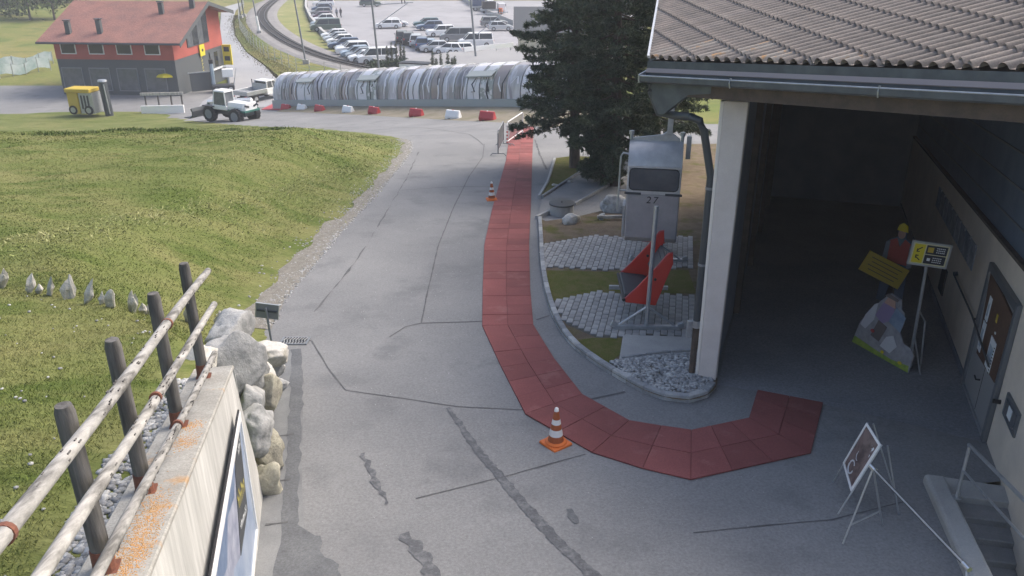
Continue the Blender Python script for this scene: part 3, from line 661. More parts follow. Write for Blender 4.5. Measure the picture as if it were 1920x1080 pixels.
obj('frame', MB().box((0, -.17, .006), (.5, .04, .02), mx=mxs).box((0, .17, .006), (.5, .04, .02), mx=mxs).box((-.25, 0, .006), (.04, .38, .02), mx=mxs).box((.25, 0, .006), (.04, .38, .02), mx=mxs), 'grey_metal', dg)
obj('well', MB().box((0, 0, .002), (.46, .32, .006), mx=mxs), 'black', dg)
for i in range(8):
    x = -.2 + i * .057; obj('bar', MB().tube([mxs @ Vector((x + .016 * math.sin(t * 1.6), -.15 + t * .06, .012)) for t in range(6)], .012, 5), 'kerb_stone', dg)
# ------------------------------------------------------------------ traffic cones
def cone(loc, s, rz, label):
    t = thing('traffic_cone', label, 'cone', loc, rz, 'traffic cones by the red walkway')
    bs = MB().box((0, 0, .02), (.36, .36, .04), taper=.96); bs.lathe([(.165, .04), (.16, .06), (.13, .075)], 20); obj('base', bs, 'orange', t, bevel=.008)
    pr = lambda z: .118 - .088 * (z - .07) / .53
    for a, b, m, nm in ((.07, .17, 'cone_brown', 'cone_body'), (.17, .275, 'cone_stripe', 'white_band'), (.275, .36, 'cone_brown', 'cone_body'), (.36, .44, 'cone_stripe', 'white_band'), (.44, .57, 'cone_brown', 'cone_body'), (.57, .615, 'cone_stripe', 'tip')):
        obj(nm, MB().lathe([(pr(a), a), (pr(b), b)] + ([(.012, b + .012)] if nm == 'tip' else []), 20), m, t, smooth=True)
    t.scale = (s, s, s); return t
cone(hit(1042, 833) + Vector((0, 0, .006)), 1.0, R(38), 'orange and white cone standing at the bend of the red walkway, nearer one')
cone(hit(922, 375) + Vector((0, 0, .006)), 1.0, R(10), 'orange and white cone beside the straight red walkway, farther one')

# ------------------------------------------------------------------ station hall
w0 = Vector((7.06, 10.43, 0)); hd = Vector((.338, .9412, 0)); hn = Vector((hd.y, -hd.x, 0))
def hw(s, o, z): q = w0 + hd * s + hn * o; return Vector((q.x, q.y, z))
def hz(s): return float(P(w0.x + hd.x * s, w0.y + hd.y * s))
hall = thing('station_hall', 'tile-roofed open hall with pale pillar and dark passage on the right', 'building', (3.4, 12.6, -.2))
WT = lambda s: 2.66 - .10 * s
mb = MB(); mb.loft([[hw(s, 0, hz(s) - .4), hw(s, 0, WT(s)), hw(s, .3, WT(s)), hw(s, .3, hz(s) - .4)] for s in (-3, 17)])
wobj('inner_wall', mb, 'plaster', hall)
mb = MB(); mb.loft([[hw(s, -.025, hz(s) - .05), hw(s, -.025, hz(s) + .12), hw(s, .02, hz(s) + .12), hw(s, .02, hz(s) - .05)] for s in (2.2, 16.9)]); wobj('skirting', mb, 'hall_dark', hall)
mb = MB(); mb.loft([[hw(s, .06, WT(s) + .004), hw(s, .10, 7.2), hw(s, .32, 7.2), hw(s, .32, WT(s) + .004)] for s in (-3, 17)]); wobj('upper_cladding', mb, 'blue_clad', hall)
for k in range(5):
    mb = MB(); mb.loft([[hw(s, .045, WT(s) + .35 + .5 * k), hw(s, .045, WT(s) + .38 + .5 * k), hw(s, .09, WT(s) + .38 + .5 * k), hw(s, .09, WT(s) + .35 + .5 * k)] for s in (-3, 17)]); wobj('cladding_batten', mb, 'grey_metal', hall)
mb = MB(); mb.loft([[hw(s, -.03, WT(s) - .03), hw(s, -.03, WT(s) + .02), hw(s, .06, WT(s) + .02), hw(s, .06, WT(s) - .03)] for s in (-3, 17)]); wobj('wall_trim', mb, 'timber_brown', hall)
LWs = Vector((3.52, 12.72, 0))
def lw(s, o, z): q = LWs + hd * s + hn * o; return Vector((q.x, q.y, z))
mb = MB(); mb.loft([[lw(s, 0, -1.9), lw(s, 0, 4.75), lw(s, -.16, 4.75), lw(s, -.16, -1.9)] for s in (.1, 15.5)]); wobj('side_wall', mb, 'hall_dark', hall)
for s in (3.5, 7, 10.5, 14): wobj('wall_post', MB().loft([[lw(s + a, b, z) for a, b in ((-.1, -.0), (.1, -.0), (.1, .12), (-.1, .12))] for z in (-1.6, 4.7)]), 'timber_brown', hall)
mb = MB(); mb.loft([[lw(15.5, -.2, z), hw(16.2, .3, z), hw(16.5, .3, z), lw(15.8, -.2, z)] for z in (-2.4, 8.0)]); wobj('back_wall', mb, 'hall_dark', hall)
fl = [(3.52, 12.43), (4.13, 12.17), (5.05, 11.71), (6.14, 11.04), (7.05, 10.43)] + [tuple(hw(s, 0, 0)[:2]) for s in (5, 16)] + [tuple(lw(s, 0, 0)[:2]) for s in (15.5, 5)]
struct(sheet('hall_floor', fl, 'asphalt_dark', .010))
# pillar
pc = Vector((3.40, 12.66, 0)); ua = Vector((hn.x, hn.y, 0))
def pil(rs, z): return [pc + ua * a * rs + hd * b + Vector((0, 0, z)) for a, b in ((-.15, -.14), (.15, -.14), (.15, .14), (-.15, .14))]
wobj('pillar', MB().loft([pil(1, -.35), pil(1.0, .2), pil(1.22, 4.62)]), 'pillar_paint', hall, bevel=.012)
mb = MB(); mb.loft([[pc + ua * (-.15 * r - .05) + hd * -.10 + Vector((0, 0, z)), pc + ua * (-.15 * r - .004) + hd * -.10 + Vector((0, 0, z)), pc + ua * (-.15 * r - .004) + hd * .12 + Vector((0, 0, z)), pc + ua * (-.15 * r - .05) + hd * .12 + Vector((0, 0, z))] for r, z in ((1, -.3), (1.22, 4.6))]); wobj('pillar_edge', mb, 'pillar_edge', hall)
# roof plane
RL = depth(1220, 114, 13.5); RR = depth(1920, 135, 8.8)
az = R(-5.6); el = R(2.7); rc = Vector((math.sin(az) * math.cos(el), math.cos(az) * math.cos(el), math.sin(el)))
re_ = (RR - RL).normalized(); rn = re_.cross(rc).normalized(); rn = rn if rn.z > 0 else -rn
rbv = rc.cross(rn); rbv = rbv if rbv.x > 0 else -rbv
rl_dir = (onplane(1238, 0, RL, rn) - RL).normalized()
RR2 = RL + re_ * ((RR - RL).length + 1.3); LB = RL + rl_dir * 15.5
def rz_(x, y): return RL.z - (rn.x * (x - RL.x) + rn.y * (y - RL.y)) / rn.z
RPOLY = [RL, RR2, Vector((13.5, 6.6, rz_(13.5, 6.6))), Vector((15.5, 27, rz_(15.5, 27))), LB]
rm = MB(); k = len(RPOLY); rm.add([p - rn * .02 for p in RPOLY] + [p - rn * .16 for p in RPOLY], [tuple(range(k)), tuple(range(k, 2 * k))[::-1]] + [(i, (i + 1) % k, k + (i + 1) % k, k + i) for i in range(k)])
roof = wobj('roof', rm, 'timber_brown', hall)
BW, BLn = .168, .50                                   # barrel pitch and exposed tile length
def tile_bm():
    bm = bmesh.new(); prof = []
    for i in range(25):
        u = i / 24 * 2 * BW; ph = (u / BW) % 1.0; prof.append((u, .004 + .070 * (max(0, math.sin(math.pi * min(1, ph / .66))) ** .62 if ph < .66 else 0)))
    L = BLn + .05; rows = []
    for (s, dz) in ((0, .030), (L, .0)):
        rows.append([bm.verts.new((u - BW, s, h + dz)) for u, h in prof])
    low = [bm.verts.new((u - BW, 0, h + .008)) for u, h in prof]
    for i in range(24):
        bm.faces.new((rows[0][i], rows[0][i + 1], rows[1][i + 1], rows[1][i])); bm.faces.new((low[i], low[i + 1], rows[0][i + 1], rows[0][i]))
    return bm
tb0 = tile_bm(); tile_me = bpy.data.meshes.new('roof_tile'); tb0.to_mesh(tile_me); tile_me.materials.append(MATS['roof_tile'])
for f in tile_me.polygons: f.use_smooth = True
tile_me.set_sharp_from_angle(angle=R(50))
tile_me2 = tile_me.copy(); tile_me2.materials.clear(); tile_me2.materials.append(MATS['roof_tile_lichen'])
edge_in = [( RL, re_.cross(rn)), (RL, rl_dir.cross(rn))]
edge_in = [(p, n if n.dot(Vector((9, 15, rz_(9, 15))) - p) > 0 else -n) for p, n in edge_in]
# tile frame: x along courses (away), y up the slope
tf = Matrix((( rc.x, rbv.x, rn.x, 0), (rc.y, rbv.y, rn.y, 0), (rc.z, rbv.z, rn.z, 0), (0, 0, 0, 1)))
if tf.determinant() < 0: tf = Matrix(((-rc.x, rbv.x, rn.x, 0), (-rc.y, rbv.y, rn.y, 0), (-rc.z, rbv.z, rn.z, 0), (0, 0, 0, 1)))
xax = Vector((tf[0][0], tf[1][0], tf[2][0])); cand = []
def screen(p):
    v = Vector(p) - Vector((0, 0, 7)); zc = v.y * CT - v.z * ST
    return (960 + FPX * v.x / zc, 540 - FPX * (v.y * ST + v.z * CT) / zc, zc) if zc > .5 else (-9e9, 0, zc)
for j in range(-14, 34):
    for i in range(-50, 60):
        p = RL + xax * (i * 2 * BW) + rbv * (j * BLn); c = p + rbv * BLn * .5
        ds = [(c - q).dot(n) for q, n in edge_in]
        if min(ds) < -.24: continue
        if c.x > 13 or c.y > 26 or c.z > 9.5: continue
        sx, sy, zc = screen(c); cand.append((sx > 1150 and sx < 2000 and sy > -40, zc, p, min(ds) < .30, ds))
vis = sorted([c for c in cand if c[0]], key=lambda c: c[1]); parts = vis[:300]; rest = vis[300:] + [c for c in cand if not c[0]]
roofL = Vector(hall.location); trn = random.Random(2)
def cutmesh(mx, ds):
    bm = bmesh.new(); bm.from_mesh(tile_me); bmesh.ops.transform(bm, matrix=mx, verts=bm.verts)
    for (q, n), d in zip(edge_in, ds):
        if d < .3: bmesh.ops.bisect_plane(bm, geom=list(bm.verts) + list(bm.edges) + list(bm.faces), plane_co=q + n * .004, plane_no=n, clear_inner=True)
    return bm
for ok, zc, p, cut, ds in parts:
    mx = Matrix.Translation(p - roofL + rn * trn.uniform(0, .004)) @ tf @ Matrix.Rotation(trn.uniform(-.012, .012), 4, 'Z')
    lich = (min(ds) < .5 and trn.random() < .22)
    if cut:
        bm = cutmesh(Matrix.Translation(p) @ tf, ds)
        if not bm.faces: bm.free(); continue
        me = bpy.data.meshes.new('roof_tile'); bmesh.ops.translate(bm, vec=-roofL, verts=bm.verts); bm.to_mesh(me); bm.free()
        me.materials.append(MATS['roof_tile_lichen' if lich else 'roof_tile'])
        for f in me.polygons: f.use_smooth = True
        me.set_sharp_from_angle(angle=R(50))
        o = bpy.data.objects.new('roof_tile', me)
    else:
        o = bpy.data.objects.new('roof_tile', tile_me2 if lich else tile_me); o.matrix_local = mx
    COL.objects.link(o); o.parent = roof
allb = bmesh.new()
for ok, zc, p, cut, ds in rest:
    bm = cutmesh(Matrix.Translation(p) @ tf, ds); me = bpy.data.meshes.new('t'); bm.to_mesh(me); bm.free(); allb.from_mesh(me); bpy.data.meshes.remove(me)
me = bpy.data.meshes.new('roof_tiles'); bmesh.ops.translate(allb, vec=-roofL, verts=allb.verts); allb.to_mesh(me); allb.free(); stuff(link('roof_tiles', me, 'roof_tile', roof, True)); me.set_sharp_from_angle(angle=R(50))
# eaves along the front edge
fo = re_.cross(Vector((0, 0, 1))).normalized(); fo = fo if fo.y < 0 or fo.x < 0 else -fo      # outwards from the front edge
if fo.dot(Vector((0, 0, 0)) - RL) < 0: fo = -fo
E0, E1 = RL - re_ * .05, RR2
def eave(name, prof, m, a=E0, b=E1, parent=None, **kw):
    return wobj(name, MB().loft([[q + fo * o + Vector((0, 0, z)) for o, z in prof] for q in (a, b)]), m, parent or hall, **kw)
eave('eaves_board', [(.0, .0), (.02, .0), (.02, -.15), (.0, -.15)], 'fascia_metal')
eave('flashing', [(.022, -.11), (.05, -.17), (.045, -.18), (.012, -.12)], 'flashing_pink')
gu = eave('gutter', [(.022, -.16), (.026, -.30), (.05, -.325), (.14, -.325), (.165, -.30), (.168, -.22), (.160, -.22), (.152, -.295), (.135, -.312), (.055, -.312), (.034, -.29), (.030, -.16)], 'fascia_metal')
wobj('gutter_lip', MB().rod(E0 + fo * .166 + Vector((0, 0, -.218)), E1 + fo * .166 + Vector((0, 0, -.218)), .011, 8), 'galv', gu)
wobj('end_cap', MB().loft([[E0 + re_ * d + fo * o + Vector((0, 0, z)) for o, z in ((.0, -.14), (.0, -.33), (.17, -.33), (.175, -.20))] for d in (-.03, -.004)]), 'galv', gu)
for f in (.27, .60, .85): wobj('bracket', MB().tube([E0.lerp(E1, f) + fo * o + Vector((0, 0, z)) for o, z in ((.15, -.20), (.175, -.19), (.185, -.25), (.165, -.33))], .009, 6), 'galv', gu)
eave('front_beam', [(-.08, -.16), (.0, -.16), (.0, -.52), (-.08, -.52)], 'timber_brown', E0 + re_ * .8, E1)
eave('soffit_board', [(-.5, -.17), (-.085, -.17), (-.085, -.2), (-.5, -.2)], 'fascia_metal', E0 + re_ * .3, E1)
cbx_ = [onplane(*p, E0 + fo * .004, fo) for p in ((1212, 146), (1335, 156), (1332, 176), (1290, 178), (1244, 214), (1234, 214), (1218, 176))]
wobj('corner_fascia', MB().loft([[q for q in cbx_], [q - fo * .07 for q in cbx_]]), 'fascia_metal', hall)
# verge trim on the left edge
vo = -edge_in[1][1]
def verge(name, prof, m, L=15.4): return wobj(name, MB().loft([[RL + rl_dir * d + vo * o + rn * z for o, z in prof] for d in (-.02, L)]), m, hall)
verge('verge_trim', [(.0, .09), (.035, .10), (.035, .06), (.0, .05)], 'galv'); verge('verge_board', [(.0, .05), (.025, .05), (.025, -.38), (.0, -.38)], 'fascia_metal')
verge('verge_channel', [(-.13, .02), (.0, .02), (.0, .004), (-.13, .004)], 'grey_metal')
# downpipe
dp0 = E0 + fo * .09 + Vector((.12, 0, -.34)); px0 = Vector((3.13, 12.72, 0))
obj_pts = [dp0, dp0 + Vector((.02, .0, -.12)), depth(1236, 212, dp0.y - .05), depth(1262, 216, dp0.y - .25), depth(1296, 219, px0.y), depth(1312, 226, px0.y), depth(1320, 245, px0.y), Vector((px0.x, px0.y, 3.4)), Vector((px0.x, px0.y, .82))]
dpp = wobj('downpipe', MB().tube(obj_pts, .062, 12), 'dark_metal', hall, smooth=True)
wobj('cast_pipe', MB().tube([Vector((px0.x, px0.y, .9)), Vector((px0.x, px0.y, -.3))], .055, 12), 'timber_brown', hall, smooth=True)
cl = MB().tube([Vector((px0.x, px0.y, .78)), Vector((px0.x, px0.y, .90))], .085, 12); cl.box((px0.x - .12, px0.y, .74), (.07, .07, .3)); wobj('pipe_collar', cl, 'galv', hall)
for z in (3.2, 1.9): wobj('pipe_clip', MB().tube([Vector((px0.x, px0.y, z)), Vector((px0.x, px0.y, z + .04))], .072, 12).box((px0.x + .1, px0.y, z + .02), (.12, .02, .03)), 'grey_metal', hall)
# double door with frame in the inner wall
def wq(s0, s1, z0, z1, o0, o1): 
    return MB().loft([[hw(s, o, z + hz(s) - hz(1)) for s, o in ((s0, o0), (s1, o0), (s1, o1), (s0, o1))] for z in (z0, z1)])
zf = hz(1)
door = wobj('door', wq(.14, 2.08, zf + .06, zf + 2.12, -.035, .0), 'door_grey', hall)
for a in ((.02, .14, zf, zf + 2.24), (2.08, 2.22, zf, zf + 2.24)): wobj('door_frame', wq(*a, -.075, -.001), 'door_frame', door, bevel=.01)
wobj('door_frame', wq(.142, 2.078, zf + 2.12, zf + 2.238, -.075, -.001), 'door_frame', door); wobj('threshold', wq(.142, 2.078, zf, zf + .058, -.06, -.001), 'galv', door)
wobj('door_seam', wq(1.0, 1.012, zf + .08, zf + 2.1, -.04, -.034), 'black', door)
wobj('door_handle', MB().tube([hw(1.12, -.04, zf + .55), hw(1.12, -.1, zf + .55), hw(1.25, -.1, zf + .55)], .014, 6), 'black', door); wobj('door_stop', MB().rod(hw(-.12, 0, .75), hw(-.12, -.1, .75), .035, 8), 'black', hall)
# cork board on the door, posters, rail and box on the wall
cb = thing('notice_board', 'brown cork notice board with pinned papers covering the upper door', 'notice board', hw(1.1, -.06, 1))
cpts = [(2.0, zf + 2.08), (.18, zf + 2.08), (.18, zf + 1.0), (1.62, zf + .78)]
wobj('cork', MB().loft([[hw(s, o, z) for s, z in cpts] for o in (-.072, -.04)]), 'cork', cb)
for nm, s0, s1, z0, z1, m in (('paper', 1.42, 1.60, zf + 1.45, zf + 1.85, 'paper'), ('paper', 1.40, 1.62, zf + .92, zf + 1.42, 'paper'), ('pass_sheet', .55, .92, zf + .92, zf + 1.42, 'paper'), ('card', .85, .93, zf + 1.65, zf + 1.78, 'yellow_dull'), ('card', .75, .8, zf + 1.5, zf + 1.53, 'paper')):
    pa = wobj(nm, wq(s0, s1, z0, z1, -.084, -.074), m, cb)
    if nm != 'card': wobj('print', wq(s0 + .05, s1 - .05, z0 + .08, z1 - .12, -.087, -.0845), 'print_blue', pa)
    if nm == 'pass_sheet':
        for q in range(9): wobj('spiral_ring', MB().rod(hw(s0 - .01, -.09, z0 + .04 + q * .052), hw(s0 + .03, -.09, z0 + .04 + q * .052), .006, 5), 'black', pa)
for i in range(9):
    s0 = 3.72 + i * .62; z0 = 1.30 - .075 * (i * .62)
    ps = wobj('wall_poster', MB(), 'paper', cb) if False else None
    t = thing('wall_poster', f'grey photo poster in the row on the hall wall, {ORD[i]} from the door', 'poster', hw(s0 + .28, -.01, z0), 0, 'posters in a row on the hall wall')
    wobj('sheet', MB().loft([[hw(s, -.014, z - .08 * (s - s0)) for s, z in ((s0, z0), (s0 + .56, z0), (s0 + .56, z0 + .47), (s0, z0 + .47))], [hw(s, -.002, z - .08 * (s - s0)) for s, z in ((s0, z0), (s0 + .56, z0), (s0 + .56, z0 + .47), (s0, z0 + .47))]]), mat(f'poster{i % 3}', ((.20, .24, .30), (.14, .17, .22), (.30, .34, .40))[i % 3], .4, col2=((.45, .48, .52), (.35, .38, .42), (.12, .15, .2))[i % 3], scale=6), t)
    wobj('clip', MB().box(hw(s0 + .02, -.02, z0 + .47), (.03, .03, .05)), 'steel', t)
hr = thing('wall_rail', 'thin dark rail sloping along the hall wall across the door', 'handrail', hw(2.5, -.05, .9))
wobj('rail', MB().tube([hw(4.9, -.07, .78), hw(2.5, -.07, .93), hw(.4, -.14, 1.04)], .018, 6), 'dark_metal', hr); wobj('bracket', MB().rod(hw(4.9, -.08, .78), hw(4.9, .0, .80), .04, 6), 'dark_metal', hr); wobj('bracket', MB().rod(hw(2.4, -.08, .93), hw(2.4, .0, .93), .02, 6), 'dark_metal', hr)
bx = thing('wall_box', 'small grey framed box recessed in the wall right of the door', 'box', hw(-.8, 0, .75))
wobj('frame', MB().loft([[hw(s, o, z) for s, z in ((-.42, .74), (-1.18, .80), (-1.18, 1.16), (-.42, 1.08))] for o in (-.03, -.001)]), 'door_frame', bx); wobj('panel', MB().loft([[hw(s, o, z) for s, z in ((-.5, .80), (-1.1, .86), (-1.1, 1.1), (-.5, 1.02))] for o in (-.036, -.031)]), 'glass_grey', bx); wobj('card', MB().loft([[hw(s, o, z) for s, z in ((-.7, .86), (-.9, .88), (-.9, 1.04), (-.7, 1.02))] for o in (-.042, -.037)]), 'paper', bx)
vb = thing('vent_panel', 'small dark panel low on the hall wall beyond the door', 'panel', hw(6.3, 0, -.1))
wobj('plate', MB().loft([[hw(s, o, z) for s, z in ((5.9, -.1), (6.5, -.16), (6.5, .38), (5.9, .44))] for o in (-.03, -.001)]), 'print_dark', vb)

# ------------------------------------------------------------------ direction sign, cut-outs
p = hit(1706, 690); ds_ = thing('direction_sign', 'yellow and black arrow sign on a grey tube stand inside the hall', 'sign', p)
top = depth(1738, 488, p.y) - p; mid = depth(1716, 588, p.y) - p; 
obj('pole', MB().tube([(0, 0, 0), tuple(mid * .30), (top.x * .92, 0, top.z)], .028, 10), 'galv', ds_, smooth=True)
obj('bracing', MB().tube([(top.x * .55, 0, top.z * .55), (top.x * .55 + .14, -.02, top.z * .45), (.15, -.05, .12), (.08, -.2, .02)], .016, 8).tube([(0.02, 0, .06), (.02, .24, .0)], .016, 8).tube([(top.x*.3,0,top.z*.3),(.05,-.3,.01)],.014,8), 'galv', ds_, smooth=True)
sgn = Matrix.Translation((top.x, -.035, top.z + .12)) @ Matrix.Rotation(R(4), 4, 'Y') @ Matrix.Rotation(R(-14), 4, 'Z')
pan = obj('panel', MB().box((0, 0, 0), (.60, .03, .42), mx=sgn), 'sign_cream', ds_, bevel=.012)
obj('rim', MB().box((0, -.004, .2), (.62, .04, .03), mx=sgn).box((0, -.004, -.2), (.62, .04, .03), mx=sgn).box((-.3, -.004, 0), (.03, .04, .42), mx=sgn).box((.3, -.004, 0), (.03, .04, .42), mx=sgn), 'galv', ds_)
obj('yellow_field', MB().box((-.175, -.019, 0), (.17, .006, .33), mx=sgn), 'yellow', pan)
for z in (.085, -.085): obj('black_field', MB().box((.095, -.019, z), (.33, .006, .155), mx=sgn), 'print_dark', pan)
ar = MB()
for z, s_ in ((.085, 1), (-.085, -1)):
    ar.box((-.175, -.024, z), (.10, .004, .016), mx=sgn, ry=R(-38 * s_)); ar.box((-.205, -.024, z - .03 * s_), (.016, .004, .06), mx=sgn); ar.box((-.19, -.024, z - .05 * s_), (.05, .004, .016), mx=sgn)
obj('arrow', ar, 'black', pan)
pc_ = MB(); 
pc_.box((0.0, -.024, .085), (.09, .004, .09), mx=sgn); obj('pictogram', pc_, 'yellow_dull', pan); tx = MB()
for r_ in range(3):
    for q in range(5): tx.box((.10 + q * .028, -.024, .125 - r_ * .036), (.018, .004, .014), mx=sgn); tx.box((.07 + q * .03, -.024, -.05 - r_ * .036), (.018, .004, .014), mx=sgn)
tx.box((0, -.024, -.085), (.05, .004, .05), mx=sgn); obj('lettering', tx, 'paper', pan)

def cutout(name, label, a_px, b_px, h, layers, cat='display', lean=.12, outline=None):
    A = hit(*a_px); B = hit(*b_px); t = thing(name, label, cat, A); u = (B - A); wdt = u.length; u.normalize(); nrm = Vector((u.y, -u.x, 0)).normalized()
    if nrm.dot(-A) < 0: nrm = -nrm
    def pt(x, z, o): return u * (x * wdt) + Vector((0, 0, z)) + nrm * (o - z * lean) 
    def lay(nm, pts, m, o, th, par=t):
        k = len(pts); mb = MB(); mb.add([pt(x, z, o) for x, z in pts] + [pt(x, z, o - th) for x, z in pts], [tuple(range(k)), tuple(range(k, 2 * k))[::-1]] + [(i, (i + 1) % k, k + (i + 1) % k, k + i) for i in range(k)]); return obj(nm, mb, m, par)
    base = None
    for i, (nm, m, pts) in enumerate(layers): lay(nm, pts, m, .012 + .004 * i, .02 if i == 0 else .005)
    obj('strut', MB().box(tuple(pt(.5, h * .35, -.15)), (.03, .03, h * .7)), 'timber_brown', t); return t
def ell(cx, cz, rx, rz_e, n=12): return [(cx + rx * math.cos(2 * math.pi * i / n), cz + rz_e * math.sin(2 * math.pi * i / n)) for i in range(n)]
mat('cut_grey', (.40, .40, .42), .5, col2=(.28, .28, .30), scale=7); mat('cut_green', (.20, .32, .06), .5, col2=(.35, .45, .08), scale=9); mat('cut_white', (.62, .63, .65), .5); mat('cut_violet', (.30, .24, .40), .5); mat('cut_blue', (.17, .25, .36), .5, col2=(.28, .36, .46), scale=5); mat('cut_skin', (.52, .33, .26), .6); mat('cut_brown', (.17, .145, .14), .6)
mat('vest', (.42, .07, .06), .7); mat('denim', (.10, .14, .20), .8); mat('shirt_grey', (.22, .24, .28), .8)
cutout('display_cutout', 'low painted display board of rock, grass and pale shapes inside the hall', (1598, 641), (1703, 700), 1.3, [
    ('board', 'cut_grey', [(0, 0), (1, 0), (1, .34), (.93, .44), (.80, .46), (.70, .62), (.72, .82), (.68, .98), (.62, 1.02), (.58, 1.18), (.40, 1.22), (.30, 1.05), (.26, .98), (.20, .80), (.10, .62), (.04, .44)]),
    ('grass_band', 'cut_green', [(0, 0), (1, 0), (.98, .13), (.7, .08), (.4, .10), (.02, .15)]),
    ('white_shape', 'cut_white', [(.06, .42), (.16, .38), (.26, .62), (.25, .95), (.20, .90), (.10, .64)]),
    ('violet_shape', 'cut_violet', [(.26, .72), (.40, .62), (.56, .78), (.52, 1.02), (.34, 1.02)]),
    ('dark_shape', 'cut_brown', [(.28, .32), (.44, .28), (.50, .60), (.34, .66)]),
    ('blue_panel', 'cut_blue', [(.50, .72), (.72, .62), (.74, .92), (.56, 1.02)]),
    ('pale_rock', 'cut_white', [(.48, .22), (.66, .18), (.74, .36), (.64, .52), (.54, .44)]), ('red_flower', 'vest', ell(.30, .42, .035, .035, 7)), ('yellow_flower', 'yellow', ell(.55, .14, .03, .03, 7)), ('yellow_flower', 'yellow', ell(.86, .12, .035, .03, 7)), ('peak', 'cut_skin', [(.36, 1.02), (.56, 1.0), (.52, 1.15), (.46, 1.19), (.40, 1.14)]), ('dark_band', 'cut_brown', [(.34, 1.15), (.56, 1.13), (.58, 1.18), (.40, 1.22)])])
hm = cutout('person_cutout', 'flat cut-out of a person in red vest and yellow helmet holding a yellow board', (1640, 560), (1692, 575), 1.75, [
    ('figure', 'denim', [(.05, 0), (.30, 0), (.45, .6), (.55, .6), (.70, 0), (.95, 0), (.90, .95), (1.0, 1.0), (.98, 1.35), (.80, 1.46), (.65, 1.50), (.64, 1.72), (.36, 1.72), (.36, 1.50), (.2, 1.46), (.02, 1.35), (0, 1.0), (.1, .95)]),
    ('vest', 'vest', [(.16, .92), (.84, .92), (.86, 1.40), (.64, 1.48), (.5, 1.30), (.36, 1.48), (.14, 1.40)]),
    ('arm', 'shirt_grey', [(-.02, .90), (.14, .86), (.16, 1.38), (.02, 1.36)]), ('arm', 'shirt_grey', [(.86, .86), (1.02, .90), (.98, 1.36), (.84, 1.38)]),
    ('face', 'cut_skin', ell(.5, 1.59, .13, .11)), ('helmet', 'yellow', [(.32, 1.66), (.70, 1.64), (.66, 1.78), (.5, 1.84), (.36, 1.78)])], 'display', .02)
yc = depth(1657, 506, hm.location.y - .45) - Vector(hm.location); ym4 = Matrix.Translation(yc) @ Matrix.Rotation(R(-16), 4, 'Z') @ Matrix.Rotation(R(24), 4, 'Y') @ Matrix.Rotation(R(-14), 4, 'X')
obj('yellow_board', MB().box((0, 0, 0), (.92, .02, .46), mx=ym4), 'yellow_dull', hm); lt = MB()
for r_ in range(4): lt.box((0, -.013, .13 - r_ * .085), (.7 - .1 * (r_ % 2), .004, .014), mx=ym4)
obj('lettering', lt, 'print_dark', hm)
# ------------------------------------------------------------------ advertising stand, bar barrier, stairs
fa, fb, fc, fd = [hit(*p) for p in ((1562, 904), (1571, 964), (1680, 932), (1685, 965))]
cen = (fa + fb + fc + fd) / 4; ab = thing('advertising_stand', 'silver A-frame advertising stand with a faded poster and splayed legs', 'sign', cen)
loc = lambda v: Vector(v) - cen
T1, T2 = depth(1629, 785, 9.25), depth(1652, 842, 8.75); T1.z = T2.z = (T1.z + T2.z) / 2
BL1 = loc(T1).lerp(loc(fa), .67); BL2 = loc(T2).lerp(loc(fb), .67)
for a, b in ((T1, fa), (T2, fb)): obj('leg', MB().rod(loc(a), loc(b), .011, 8), 'galv', ab)
off_ = Vector((.06, -.02, 0))
for a, b in ((T1, fc), (T2, fd)): obj('leg', MB().rod(loc(a) + off_, loc(b), .011, 8), 'galv', ab)
q = [loc(T1), loc(T2), BL2, BL1]; nn = (q[1] - q[0]).cross(q[3] - q[0]).normalized(); nn = nn if nn.x < 0 else -nn
def aq(u0, u1, v0, v1, o): # u along top edge, v down
    f = lambda u, v: q[0].lerp(q[1], u).lerp(q[3].lerp(q[2], u), v) + nn * o
    a = [f(u0, v0), f(u1, v0), f(u1, v1), f(u0, v1)]; return MB().add(a + [x - nn * .012 for x in a], [(0, 1, 2, 3), (7, 6, 5, 4), (0, 4, 5, 1), (1, 5, 6, 2), (2, 6, 7, 3), (3, 7, 4, 0)])
mat('ad_print', (.075, .05, .05), .5, col2=(.19, .135, .125), scale=4, lo=.42, hi=.58)
pn = obj('poster', aq(.04, .96, .03, .97, .012), 'ad_print', ab)
for a in ((0, 1, 0, .045), (0, 1, .955, 1), (0, .065, .045, .955), (.935, 1, .045, .955)): obj('frame', aq(*a, .022), 'white_paint', ab)
0 and obj('back_panel', MB().add([loc(T1) + off_ * 1.3, loc(T2) + off_ * 1.3, loc(T2).lerp(loc(fd), .6) + off_, loc(T1).lerp(loc(fc), .6) + off_], [(0, 1, 2, 3)]), 'print_dark', ab)
for nmk, (uu, vv) in (('title', (.12, .16)), ('title', (.12, .30))):
    mb = MB()
    for i in range(9):
        b_ = aq(uu + i * .085, uu + i * .085 + .025, vv, vv + .10, .016); mb.add(b_.v, b_.f); b_ = aq(uu + i * .085, uu + i * .085 + .06, vv + random.choice((0, .04, .08)), vv + random.choice((.05, .1)), .0165); mb.add(b_.v, b_.f)
    obj('lettering', mb, 'paper', pn)
for (cu, cv, r_) in ((.5, .52, .09), (.45, .80, .12)):
    mb = MB(); f = lambda u, v: q[0].lerp(q[1], u).lerp(q[3].lerp(q[2], u), v) + nn * .02
    mb.tube([f(cu + r_ * math.cos(t * .5) * 1.3, cv + r_ * math.sin(t * .5)) for t in range(12)], .012, 5); obj('emblem', mb, 'cut_white', pn)
